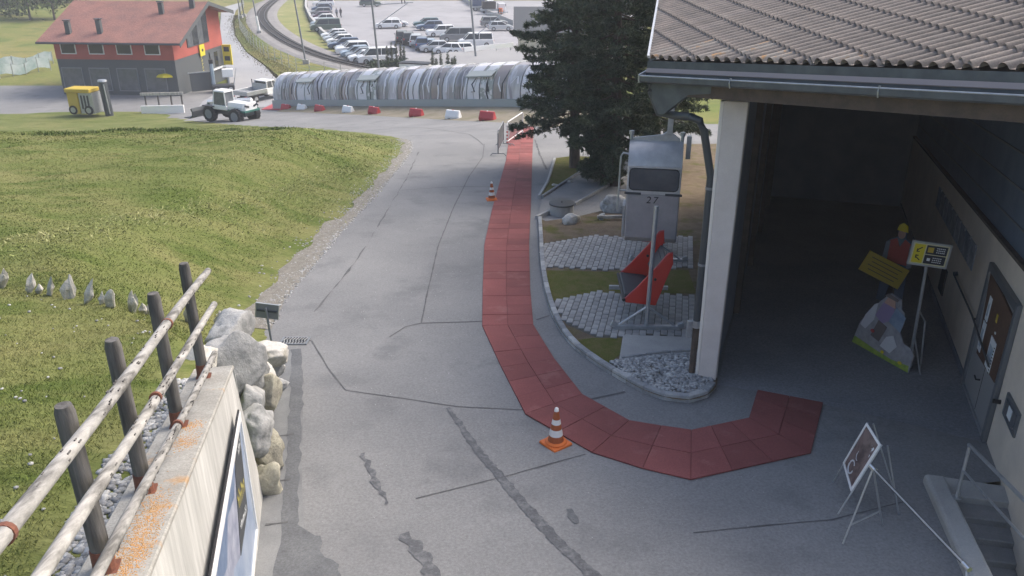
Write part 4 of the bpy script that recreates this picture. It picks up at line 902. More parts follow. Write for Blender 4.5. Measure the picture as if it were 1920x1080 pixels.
# bar barrier
b0 = depth(1637, 878, 8.2); g1, g2 = hit(1580, 1021), hit(1654, 985)
br = thing('bar_barrier', 'black bar barrier on splayed silver legs in front of the stairs', 'barrier', (b0.x, b0.y, float(P(b0.x, b0.y))))
e0 = level(1812, 1062, b0.z - .02)
wobj('bar', MB().rod(b0, e0, .019, 10), 'dark_metal', br, smooth=True); d_ = (e0 - b0).normalized()
wobj('bar_stripe', MB().rod(b0 + Vector((-.012, 0, .012)), e0 + Vector((-.012, 0, .012)), .011, 8), 'galv', br)
for a in (b0, e0): wobj('joint', MB().rod(a - d_ * .05, a + d_ * .05, .03, 10), 'steel', br)
for a, bb in ((b0, (g1, g2)), (e0, (e0 + Vector((-.12, -.5, -9)), e0 + Vector((.18, .2, -9))))):
    for f_ in bb:
        f2 = Vector((f_.x, f_.y, float(P(f_.x, f_.y)) + .01)); wobj('leg', MB().rod(a, f2, .012, 8), 'galv', br)
wobj('cross_bar', MB().rod(b0.lerp(g1, .74), b0.lerp(g2, .74), .011, 8), 'galv', br)
# stairs going down beside the hall wall
stair = thing('stairs', 'concrete steps going down beside the hall wall with a broad side kerb', 'stairs', ST_A)
sd1 = (ST_B - ST_A); sd1.z = 0; sd1.normalize(); sr = Vector((-sd1.y, sd1.x, 0)); sr = sr if sr.x > 0 else -sr
def sp(a, b, z): return ST_A + sd1 * a + sr * b + Vector((0, 0, z - ST_A.z))
kz = .20
wobj('side_kerb', MB().loft([[sp(a, b, float(P(*sp(a, 0, 0)[:2])) + z) for b, z in ((-.27, -.06), (-.27, .10), (-.24, .13), (-.03, .13), (0, .10), (0, -1.6))] for a in (-.06, 4.0)]), 'concrete', stair, bevel=.015)
zt = float(P(ST_A.x, ST_A.y)) + .02
mat('tread', (.25, .245, .24), .9, col2=(.19, .19, .185), scale=3, fine=.15, fscale=50)
wobj('landing', MB().loft([[sp(a, b, z) for a, b in ((-.16, .0), (.26, .0), (.26, 1.9), (-.05, 1.9))] for z in (zt - .3, zt + .03)]), 'concrete', stair, bevel=.01)
for i in range(9):
    a0 = .26 + .29 * i; wobj('step', MB().loft([[sp(a, b, z) for a, b in ((a0, .002), (a0 + .31, .002), (a0 + .31, 1.9), (a0, 1.9))] for z in (zt - 2.2, zt - .09 * (i + 1) + .03)]), 'tread', stair, bevel=.012)
rail = thing('stair_handrail', 'galvanised tube handrail with mid bar beside the descending steps', 'handrail', hit(1790, 947))
hb = Vector(rail.location) + Vector((0, 0, .12)); htop = depth(1818, 842, hb.y + .02); htop = Vector((hb.x + .06, hb.y + .1, htop.z))
hend = onplane(1935, 952, htop, Vector((sd1.y, -sd1.x, 0))); hend = htop + (hend - htop) * 1.3
wobj('post', MB().tube([hb, htop], .021, 10), 'galv', rail, smooth=True); wobj('base_plate', MB().rod(hb, hb + Vector((0, 0, .015)), .06, 12), 'galv', rail)
wobj('top_rail', MB().tube([htop - (hend - htop).normalized() * .03, hend], .024, 10), 'galv', rail, smooth=True); m0 = hb.lerp(htop, .52); wobj('mid_rail', MB().rod(m0, m0 + (hend - htop), .016, 8), 'galv', rail)

# ------------------------------------------------------------------ old gondola cabin
GX, GY, GZ = 3.17, 18.0, .55
gon = thing('gondola_cabin', 'old aluminium gondola cabin numbered 27 hanging under the roof edge', 'gondola', (GX, GY, GZ), -R(10))
W2 = .575; HB, HW0, HW1, HT = 1.12, 1.22, 1.70, 2.18
prof = [(-.50, 0), (-.58, .12), (-.60, HB), (-.60, HW0), (-.585, HW1)] ; arc = [(-.585 * math.cos(t) , HW1 + (HT - HW1) * math.sin(t)) for t in [math.pi / 2 * i / 6 for i in range(1, 7)]]
def ext(pts, x0, x1): return MB().loft([[(x, y, z) for y, z in pts] for x in (x0, x1)])
back = [(-y, z) for y, z in prof]
low = [(-.50, 0), (-.58, .12), (-.60, HB), (.60, HB), (.58, .12), (.50, 0)]
obj('lower_body', ext(low, -W2, W2), 'aluminium_dull', gon, bevel=.03, seg=2)
dome = [(-.60, HB + .10), (-.585, HW1)] + arc + [(-y, z) for y, z in reversed(arc[:-1])] + [(.585, HW1), (.60, HB + .10)]
inn = [(y * .93, z - .04) for y, z in dome]
# shell above the sill: front frame around the window, roof, sides
obj('roof_shell', ext([(-.588, HW1 + .06)] + arc + [(-y, z) for y, z in reversed(arc[:-1])] + [(.588, HW1 + .06)], -W2, W2), 'aluminium', gon, smooth=True)
for sgn_ in (-1, 1):
    f = MB(); y = .592 * sgn_
    for (cx, cz, sx, sz) in ((0, HB + .055, 2 * W2, .11), (0, HW1 + .03, 2 * W2, .07), (-W2 + .03, (HB + HW1) / 2 + .05, .06, HW1 - HB - .08), (W2 - .03, (HB + HW1) / 2 + .05, .06, HW1 - HB - .08)): f.box((cx, y, cz), (sx, .03, sz))
    obj('window_frame', f, 'aluminium', gon, bevel=.012)
    rr_ = []
    for cx, cz, a0 in ((W2 - .14, HW1 - .09, 0), (-W2 + .14, HW1 - .09, 90), (-W2 + .14, HB + .19, 180), (W2 - .14, HB + .19, 270)): rr_ += [(cx + .09 * math.cos(R(a0 + t)), cz + .09 * math.sin(R(a0 + t))) for t in (0, 30, 60, 90)]
    obj('window', MB().loft([[(x, yy, z) for x, z in rr_] for yy in (y - .012 * sgn_, y + .024 * sgn_)]), 'glass_grey', gon)
    obj('seal', MB().tube([(x, y + .022 * sgn_, z) for x, z in rr_ + rr_[:1]], .011, 6, caps=False), 'black', gon)
for sx in (-1, 1):
    obj('side_window', MB().box((sx * (W2 - .02), 0, 1.45), (.02, .95, .42)), 'glass_grey', gon); obj('side_panel', MB().box((sx * (W2 - .01), 0, 1.18), (.025, 1.14, .12)).box((sx * (W2 - .01), 0, 1.72), (.025, 1.10, .14)).box((sx * (W2 - .01), -.53, 1.45), (.025, .1, .5)).box((sx * (W2 - .01), .53, 1.45), (.025, .1, .5)), 'aluminium', gon)
    rv = MB()
    for i in range(14): t = math.pi / 2 * i / 14; rv.box((sx * W2, -.585 * math.cos(t), HW1 + (HT - HW1) * math.sin(t)), (.012, .02, .02))
    obj('rivets', rv, 'galv', gon)
obj('sill_strip', MB().box((-.44, -.612, HB + .02), (.36, .02, .05)).box((.44, -.612, HB + .02), (.36, .02, .05)), 'dark_metal', gon)
fc = bpy.data.curves.new('number', 'FONT'); fc.body = '27'; fc.size = .22; fc.align_x = 'CENTER'; fc.extrude = .002; fc.space_character = 1.3; fc.shear = .15
tmp_ = bpy.data.objects.new('number_curve', fc); COL.objects.link(tmp_); bpy.context.view_layer.update(); nme = bpy.data.meshes.new_from_object(tmp_.evaluated_get(bpy.context.evaluated_depsgraph_get())); bpy.data.objects.remove(tmp_)
fo_ = bpy.data.objects.new('number', nme); COL.objects.link(fo_); fo_.parent = gon; fo_.location = (-.02, -.606, HB - .19); fo_.rotation_euler = (R(90), 0, 0); nme.materials.clear(); nme.materials.append(MATS['black'])
obj('hanger_plate', MB().prism([(-.52, HT - .02), (.50, HT - .02), (.50, HT + .06), (.36, HT + .16), (.30, HT + .20), (.20, HT + .20), (.12, HT + .14), (-.52, HT + .05)], -.03, .03, mx=Matrix.Rotation(R(90), 4, 'X')), 'galv', gon, bevel=.006)
obj('hanger_arm', MB().box((.27, 0, HT + .62), (.12, .08, .95)), 'galv', gon, bevel=.008); obj('grip_block', MB().box((.27, 0, HT + 1.12), (.22, .16, .44), taper=.9), 'aluminium', gon, bevel=.02)
obj('grip_bolt', MB().rod((.1, 0, HT + 1.20), (-.12, 0, HT + 1.20), .035, 10).rod((-.06, 0, HT + 1.20), (-.14, 0, HT + 1.20), .07, 8), 'galv', gon); obj('grip_arm', MB().rod((.36, 0, HT + 1.15), (.75, 0, HT + 1.12), .05, 8), 'galv', gon)
obj('support_beam', MB().box((1.25, 0, HT + 1.42), (3.0, .12, .16)), 'dark_metal', gon)
for sx in (-.55, .55): obj('buffer', MB().rod((sx, 0, HT), (sx, 0, HT + .14), .035, 8).rod((sx, 0, HT + .12), (sx, 0, HT + .2), .055, 10), 'galv', gon)
obj('ski_rack', MB().tube([(-W2, -.1, HT - .30), (-W2 - .13, -.1, HT - .28), (-W2 - .18, -.1, HT - .36), (-W2 - .20, -.1, .55)], .022, 8).tube([(-W2, -.1, 1.05), (-W2 - .18, -.1, 1.05)], .016, 6), 'galv', gon, smooth=True)
obj('door_track', MB().box((-W2 - .05, -.05, .72), (.06, .5, .05)).box((-W2 - .05, -.05, .36), (.05, .4, .72)), 'galv', gon)
obj('weight_plate', MB().box((.70, .1, HT - .15), (.10, .12, .5)), 'galv', gon)

# ------------------------------------------------------------------ red chairlift chairs on stands
def chair(loc, rz, label):
    t = thing('lift_chair', label, 'chairlift chair', loc, rz, 'red chairlift chairs on stands')
    pts = [(-.42, .12), (-.40, .06), (.20, .0), (.34, .46), (.48, .90), (.46, 1.12), (.38, 1.10)]
    for y in (-.02, 1.27):
        pn = obj('side_panel', MB().prism(pts, 0, .035, mx=Matrix.Translation((0, y, .38)) @ Matrix.Rotation(R(90), 4, 'X')), 'red_paint', t, bevel=.01)
        obj('panel_edge', MB().tube([(x, y - .017, z + .38) for x, z in ((-.42, .13), (.0, .58), (.38, 1.11), (.46, 1.12))], .02, 6), 'white_paint' if False else 'red_plastic', pn); obj('bolt', MB().rod((.15, y - .05, .95), (.15, y - .0, .95), .03, 8), 'black', pn)
    obj('seat_pan', MB().box((-.12, .62, .50), (.62, 1.20, .06), ry=R(6)), 'print_dark', t, bevel=.015); obj('seat_pad', MB().box((-.16, .62, .545), (.52, 1.14, .04), ry=R(6)), 'dark_metal', t, bevel=.012)
    obj('backrest', MB().box((.30, .62, .98), (.05, 1.20, .50), ry=R(30)), 'dark_metal', t, bevel=.015); obj('back_pad', MB().box((.262, .62, .96), (.03, 1.0, .36), ry=R(30)), 'dark_metal', t)
    obj('roller', MB().rod((-.44, -.06, .50), (-.44, 1.30, .50), .035, 8), 'black', t)
    for y in (-.35, 1.62):
        if y > 0: 
            obj('foot_beam', MB().box((.05, y, .05), (1.28, .07, .08)), 'galv', t); continue
        obj('pole', MB().tube([(0, y, .03), (.03, y, 2.55)], .042, 10), 'galv', t, smooth=True)
        obj('foot_beam', MB().box((.02, y, .05), (1.30, .08, .09)).box((-.64, y, .10), (.12, .08, .12), ry=.4).box((.68, y, .10), (.12, .08, .12), ry=-.4), 'galv', t, bevel=.008)
        for sx in (-1, 1): obj('foot_brace', MB().tube([(sx * .56, y, .08), (0, y, .50)], .024, 8), 'galv', t)
    0 and obj('foot_rest', MB().tube([(-.35, .1, .45), (-.62, .1, .16), (-.62, 1.6, .16), (-.35, 1.6, .45)], .02, 8), 'galv', t)
    0 and obj('rear_strut', MB().tube([(.1, .5, .45), (.42, .5, .06), (.52, .5, .06)], .022, 8).tube([(.1, 1.2, .45), (.42, 1.2, .06)], .022, 8).tube([(.3, .6, 1.0), (.62, .6, .7), (.62, .6, .66)], .03, 8), 'galv', t)
    return t
p1 = hit(1212, 625); chair((p1.x + .0, p1.y + .35, float(P(p1.x, p1.y)) + .09), R(-2), 'red and dark grey chairlift chair on a silver T stand, nearest to the pillar')
p2 = hit(1235, 492); c2 = chair((p2.x - .05, p2.y + .2, float(P(p2.x, p2.y)) + .07), R(-2), 'second red chairlift chair standing below the gondola cabin')
# ------------------------------------------------------------------ well, rocks, beam on the island
p = hit(1053, 402); well = thing('concrete_well', 'round concrete well ring with a dark flat lid beside the island rock', 'well', p)
obj('ring', MB().lathe([(.37, -.1), (.37, .34), (.33, .34), (.33, .2)], 28), 'concrete', well, smooth=True); obj('lid', MB().lathe([(.40, .342), (.40, .385), (.37, .395)], 28), 'dark_metal', well, smooth=True); obj('lid_knob', MB().lathe([(.03, .396), (.02, .42)], 8), 'black', well)
for px, py, dm, m, sd, lb in ((1073, 422, (.28, .22, .26), 'boulder_white', 71, 'pale rounded rock in front of the concrete well'), (1160, 400, (.55, .4, .38), 'boulder_grey', 73, 'large dark grey rock under the tree left of the gondola'), (1128, 412, (.12, .1, .12), 'boulder_white', 75, 'small white stone by the pale timber beam'), (1068, 345, (.12, .1, .07), 'boulder_white', 76, 'flat pale stone in the planted bed, nearer the tree'), (1040, 352, (.16, .1, .06), 'boulder_white', 77, 'flat pale stone in the planted bed, nearer the kerb')):
    p = hit(px, py); me = rock_mesh('rock', sd, dm, .28, 4); o = link('rock', me, m, None, True); o.location = p + Vector((0, 0, .06 + dm[2] * .45)); tag(o, lb, 'rock')
p = hit(1152, 416); bm_ = thing('timber_beam', 'pale timber beam lying on the dirt left of the gondola', 'beam', p); obj('beam', MB().box((0, 0, .16), (1.05, .10, .09), rz=.05), 'wood_pale', bm_, bevel=.01); 
for x in (-.4, .4): obj('block', MB().box((x, .02, .09), (.12, .14, .10)), 'concrete', bm_)

# ------------------------------------------------------------------ conifers
def needle_tree(name, label, loc, h, r, z0, seed, lean=(0, 0), nb=150, cap=None, group=None, tuft=.16):
    g = np.random.default_rng(seed); t = thing(name, label, 'tree', loc, 0, group)
    pts = [(lean[0] * f, lean[1] * f, h * f) for f in np.linspace(0, 1, 9)]
    obj('trunk', MB().tube([(x, y, z - .15) for x, y, z in pts], [max(.015, .17 * (h / 9) * (1 - f) ** .8 + .02) for f in np.linspace(0, 1, 9)], 10), 'bark', t, smooth=True)
    limb = MB(); TP = []; TD = []
    for i in range(nb):
        f = (i + g.uniform(0, 1)) / nb; zb = z0 + (h - z0) * f ** .95; L = r * (1 - .78 * f ** 1.5) * g.uniform(.62, 1.12) * (0.75 + .25 * math.sin(min(1, f * 6 + .35) * 1.57)); a = i * 2.39996 + g.uniform(-.4, .4)
        dr = np.array([math.cos(a), math.sin(a)]); bx, by = lean[0] * zb / h, lean[1] * zb / h; P_ = []
        droop = g.uniform(-.42, .02) - .12 * (1 - f); up = g.uniform(.12, .35)
        for k in range(6):
            s = k / 5; P_.append((bx + dr[0] * L * s, by + dr[1] * L * s, zb + L * (droop * s + up * s * s)))
        limb.tube(P_, .028 * (L / 2 + .3), 5, r1=.006)
        for k in range(int(38 * L)):
            s = g.uniform(.22, 1.0) ** .8; q = np.array([np.interp(s, np.linspace(0, 1, 6), [p[c] for p in P_]) for c in range(3)])
            sd = g.normal(0, 1); side = np.array([-dr[1], dr[0], 0]) * sd * .26 * L * (1.1 - s); q = q + side + np.array([0, 0, g.normal(0, .05)])
            dd = np.array([dr[0], dr[1], .35]) + side / max(.2, L) * 2 + g.normal(0, .25, 3); TP.append(q); TD.append(dd / np.linalg.norm(dd))
    stuff(obj('limbs', limb, 'bark', t))
    TP = np.array(TP); TD = np.array(TD); n = len(TP); K = 10; V = []; 
    base = np.repeat(TP, K, 0); D = np.repeat(TD, K, 0) * .75 + g.normal(0, .55, (n * K, 3)); D /= np.linalg.norm(D, axis=1)[:, None]
    ln = g.uniform(tuft * .55, tuft * 1.15, (n * K, 1)); sdv = np.cross(D, g.normal(0, 1, (n * K, 3))); sdv /= np.linalg.norm(sdv, axis=1)[:, None] + 1e-9
    wv = g.uniform(.012, .028, (n * K, 1)) * tuft / .16; b2 = base + g.normal(0, .03, base.shape)
    V = np.stack([b2 - sdv * wv, b2 + sdv * wv, b2 + D * ln], 1).reshape(-1, 3)
    npmesh('crown', V, np.arange(len(V)).reshape(-1, 3), 'needles', t); return t
pt1 = hit(1142, 352); pt2 = hit(1075, 318)
needle_tree('conifer', 'tall dark conifer whose trunk stands right behind the gondola', (pt1.x + .25, pt1.y + .4, float(P(pt1.x, pt1.y))), 11.0, 2.5, 1.3, 5, (-.3, .3), 185, group='conifers behind the island')
needle_tree('conifer', 'wide dark conifer spreading over the red walkway end', (pt2.x + .05, pt2.y, float(P(pt2.x, pt2.y))), 10.5, 2.6, 1.9, 9, (-.25, .2), 185, group='conifers behind the island')
pt3 = hit(1128, 350); needle_tree('young_conifer', 'low bushy young conifer beside the path under the tall trees', (pt3.x, pt3.y + .2, float(P(pt3.x, pt3.y))), 2.3, .95, .2, 21, (0, 0), 70, tuft=.15)
pt4 = hit(1232, 318); needle_tree('conifer', 'slender dark conifer between the tall trees and the hall roof', (pt4.x + .1, pt4.y + 1.2, float(P(pt4.x, pt4.y + 1.2))), 11.5, 2.5, 1.6, 33, (-.4, .2), 170, group='conifers behind the island')
def leaf_tree(name, label, loc, h, r, seed, m='leaves', n=2200, group=None, leaf=.28):
    g = np.random.default_rng(seed); t = thing(name, label, 'tree', loc, 0, group)
    obj('trunk', MB().tube([(0, 0, -.3), (.05 * h * .2, 0, h * .35), (0, .05, h * .7)], [.05 * h * .5, .03 * h * .5, .01 * h], 8), 'bark', t, smooth=True)
    cl = g.normal(0, .5, (14, 3)) * np.array([r, r, h * .28]) + np.array([0, 0, h * .62]); c = cl[g.integers(0, 14, n)] + g.normal(0, 1, (n, 3)) * np.array([r * .32, r * .32, h * .10])
    d = g.normal(0, 1, (n, 3)); d /= np.linalg.norm(d, axis=1)[:, None]; e = np.cross(d, g.normal(0, 1, (n, 3))); e /= np.linalg.norm(e, axis=1)[:, None]; l = g.uniform(.6, 1.3, (n, 1)) * leaf
    V = np.stack([c - d * l, c + e * l * .6, c + d * l, c - e * l * .6], 1).reshape(-1, 3); npmesh('crown', V, np.arange(len(V)).reshape(-1, 4), m, t); return t

# ------------------------------------------------------------------ crowd barriers at the walkway end
def crowd_barrier(loc, rz, label, L, m, striped=False):
    t = thing('crowd_barrier', label, 'barrier', loc, rz, 'barriers at the far end of the walkway'); H = 1.1; r = .028
    obj('frame', MB().tube([(0, 0, .12), (0, 0, H - .1), (.1, 0, H), (L - .1, 0, H), (L, 0, H - .1), (L, 0, .12)], r, 8).rod((0, 0, .22), (L, 0, .22), .02, 6), m, t, smooth=True)
    for i in range(1, int(L / .13)): obj('bar', MB().rod((i * .13, 0, .22), (i * .13, 0, H), .009, 5), 'galv', t)
    for x in (.08, L - .08): obj('foot', MB().tube([(x, -.34, .01), (x, -.25, .10), (x, .25, .10), (x, .34, .01)], .02, 6), 'grey_metal', t)
    if striped:
        for i in range(4): obj('red_band', MB().tube([(0, 0, .14 + i * .16), (0, 0, .22 + i * .16)], .036, 10), 'red_plastic', t)
    return t
b1 = hit(934, 293); crowd_barrier(b1, R(84), 'grey crowd control barrier seen almost edge-on at the walkway end', 2.0, 'grey_metal')
b2 = hit(951, 274); cbx = crowd_barrier(b2, R(72), 'white barrier frame with red bands on its near post', 2.4, 'white_paint', True)

# ------------------------------------------------------------------ covered walkway (printed tunnel)
def tb(f): q = TUN_A.lerp(TUN_B, f); return Vector((q.x, q.y, 0))
TL = (TUN_B - TUN_A).length; NP = 27
tun = thing('tunnel_gallery', 'long rounded walkway tunnel of printed panels across the road', 'tunnel', (tb(.3).x, tb(.3).y, float(P(*tb(.3)[:2]))))
def tz(f): q = tb(f) + tnrm * 1.7; return float(P(q.x, q.y)) + .42
ARC = [(1.55, .42), (1.58, .9), (1.52, 1.4), (1.36, 1.85), (1.08, 2.25), (.68, 2.53), (.22, 2.66), (-.28, 2.66), (-.75, 2.5), (-1.15, 2.2), (-1.45, 1.7), (-1.58, 1.0), (-1.58, .42)]
def ring(f, g=0.): return [tb(f) + tnrm * (o + (g if o > 0 else -g)) + Vector((0, 0, tz(f) + z + g * .6)) for o, z in ARC]
tm = [mat('print_a', (.72, .71, .74), .3, spec=.6), mat('print_b', (.36, .355, .36), .22, col2=(.62, .62, .65), scale=1.1, lo=.42, hi=.56, spec=.6, stretch=(1, 1, .2)), mat('print_c', (.17, .165, .17), .22, col2=(.42, .41, .42), scale=1.4, lo=.4, hi=.6, spec=.6, stretch=(1, 1, .18)),
      mat('print_d', (.34, .29, .27), .22, col2=(.30, .27, .26), scale=1.2, lo=.4, hi=.6, spec=.6, stretch=(1, 1, .2)), mat('print_e', (.55, .52, .56), .22, col2=(.34, .33, .37), scale=1.2, lo=.42, hi=.6, spec=.6, stretch=(1, 1, .18)), mat('print_f', (.33, .36, .34), .3, col2=(.70, .70, .70), scale=2.2, lo=.52, hi=.56, spec=.6)]
order = [2, 0, 0, 1, 3, 5, 0, 2, 1, 3, 2, 0, 3, 1, 2, 5, 0, 2, 3, 1, 2, 4, 0, 0, 3, 2, 1]
mat('tunnel_top', (.58, .54, .57), .3, col2=(.70, .68, .70), scale=.8, spec=.6); mat('skirt', (.36, .39, .38), .6)
for i in range(NP):
    f0, f1 = i / NP + .0012, (i + 1) / NP - .0012; r0, r1 = ring(f0), ring(f1)
    mb = MB(); mb.strip(r0[:6], r1[:6]); pnl = wobj('panel', mb, tm[order[i]], tun, smooth=True)
    mb = MB(); mb.strip(r0[5:], r1[5:]); wobj('roof_panel', mb, ['tunnel_top', tm[order[(i + 1) % NP]], 'tunnel_top', tm[3]][i % 4], tun, smooth=True)
    for k in range(3 if order[i] else 1):                     # printed picture shapes: long curved streaks
        r5 = random.Random(i * 7 + k); a0 = r5.uniform(.08, .7); w5 = r5.uniform(.05, .22); sl5 = r5.uniform(-.35, .35); j0 = r5.choice((0, 0, 1, 2)); j1 = r5.choice((3, 4, 5)); A5 = []; B5 = []
        for j in range(j0, j1 + 1):
            u5 = (j - j0) / max(1, j1 - j0); c5 = min(.93, max(.05, a0 + sl5 * u5 + .06 * math.sin(j * 2 + i))); h5 = w5 * (1 - .75 * abs(u5 - .45)) / 2
            A5.append(ring((i + max(.02, c5 - h5)) / NP, .012 + .004 * k)[j]); B5.append(ring((i + min(.97, c5 + h5)) / NP, .012 + .004 * k)[j])
        mb = MB(); mb.strip(A5, B5); wobj('print', mb, ('print_dark', 'print_a', 'print_a', 'print_e', 'print_a', 'print_dark')[(order[i] + k) % 6] if order[i] else 'print_c', pnl, smooth=True)
    wobj('rib', MB().tube(ring(i / NP, .02), .04, 5), 'skirt' if i % 3 else 'grey_metal', tun)
    if order[i] == 0 and i % 2 == 0:
        q0 = ring((i + .35) / NP, .015); q1 = ring((i + .6) / NP, .015); wobj('motif', MB().tube([q0[3], q1[2], q0[1], q1[1]], .06, 5, flat=.3), 'print_dark', pnl)
wobj('rib', MB().tube(ring(1, .02), .04, 5), 'white_plastic', tun)
for e in (0, 1): 
    mb = MB(); r0 = ring(e); mb.poly(r0); wobj('end_wall', mb, 'glass_grey', tun)
for i, fwd in ((5.05, 2), (15.0, 2), (22.0, 2)):
    q0, q1 = ring(i / NP, .03), ring((i + fwd) / NP, .03); c = (q0[3] + q1[3]) / 2 + tnrm * .12
    mb = MB(); mb.add([q0[4], q1[4], q1[3] + tnrm * .2 + Vector((0, 0, .10)), q0[3] + tnrm * .2 + Vector((0, 0, .10)), q0[3] + tnrm * .2, q1[3] + tnrm * .2, q1[3], q0[3]], [(0, 1, 2, 3), (3, 2, 5, 4), (4, 5, 6, 7)]); wobj('door_canopy', mb, 'cut_green' if False else 'skirt', tun)
mb = MB(); mb.loft([[tb(f) + tnrm * o + Vector((0, 0, tz(f) + z)) for o, z in ((1.72, -.35), (1.70, .42), (-1.7, .42), (-1.7, -.6))] for f in np.linspace(-.005, 1.005, 14)]); wobj('base_skirt', mb, 'skirt', tun)
# earth verge in front of it
A_ = []; B_ = []; C_ = []
for f in np.linspace(-.1, 1.0, 24):
    q = tb(f); a = q + tnrm * 6.2; b = q + tnrm * 1.6; A_.append((a.x, a.y, float(P(a.x, a.y)) - .02)); m_ = q + tnrm * 4.6; C_.append((m_.x, m_.y, float(P(m_.x, m_.y)) + .10)); B_.append((b.x, b.y, float(P(b.x, b.y)) + .34))
mat('verge_earth', (.24, .21, .165), .95, col2=(.17, .155, .10), scale=.9, fine=.25, fscale=20, bump=.5, bscale=10)
# the verge narrows towards the left end, as the barriers follow the road edge
BAR = [(914, 226, 'red'), (850, 223, 'white'), (781, 219, 'red'), (702, 214.5, 'red'), (653, 212, 'white'), (600, 210, 'red'), (567, 208, 'white'), (537, 207.5, 'red')]
bp_ = [hit(px, py + 2.5) for px, py, c in BAR]; bp_ = [bp_[0] + (bp_[0] - bp_[1]) * 1.6] + bp_ + [bp_[-1] + (bp_[-1] - bp_[-2]) * .8]
A_ = []; B_ = []; C_ = []
rp_ = resample(bp_, 1.2)
for q in rp_:
    f = max(-.1, min(1.0, (q - TUN_A).dot(tdir) / TL)); b = tb(f) + tnrm * 1.6; a = q - tnrm * 0.0
    A_.append((a.x, a.y, float(P(a.x, a.y)) + .0)); B_.append((b.x, b.y, tz(f) - .06)); m_ = a.lerp(b, .3); C_.append((m_.x, m_.y, float(P(m_.x, m_.y)) + .10))
mb = MB(); mb.strip(A_, C_); mb.strip(C_, B_); struct(obj('verge', mb, 'verge_earth', fix=False))
# ------------------------------------------------------------------ water-filled road barriers
def water_barrier(loc, rz, m, label):
    t = thing('road_barrier', label, 'road barrier', loc, rz, 'plastic road barriers along the tunnel')
    L, H = 1.05, .56; rings = []
    for x, s in ((-L / 2, .80), (-L / 2 + .10, 1), (L / 2 - .10, 1), (L / 2, .80)):
        rings.append([(x * (1 if z < .1 else (1 - .10 * z / H)), y * s, z) for y, z in ((-.24, .07), (-.24, .2), (-.10, H - .04), (-.07, H), (.07, H), (.10, H - .04), (.24, .2), (.24, .07))])
    obj('body', MB().loft(rings), m, t, bevel=.015)
    for x in (-.36, 0, .36): obj('foot', MB().box((x, 0, .04), (.20, .46, .08)), m, t)
    for x in (-.2, .2): obj('recess', MB().box((x, -.185, .30), (.05, .05, .34), rx=R(-22)), m, t)
    obj('filler_cap', MB().rod((0, 0, H - .01), (0, 0, H + .03), .05, 8), 'white_plastic' if m != 'white_plastic' else 'red_plastic', t); return t
for i, (px, py, c) in enumerate(BAR):
    p = hit(px, py); rank = ['nearest', 'nearest', 'second', 'third', 'middle', 'fourth', 'farthest', 'farthest'][i]
    q = hit(BAR[min(i + 1, 7)][0], BAR[min(i + 1, 7)][1]); q0 = hit(BAR[max(i - 1, 0)][0], BAR[max(i - 1, 0)][1]); d = q - q0
    w_ = water_barrier(p, math.atan2(d.y, d.x) + (.45 if i < 3 else .25), 'red_plastic' if c == 'red' else 'white_plastic', f'{rank} {c} plastic road barrier along the tunnel, counted from the tree')
    w_.scale = (1, 1, 1)

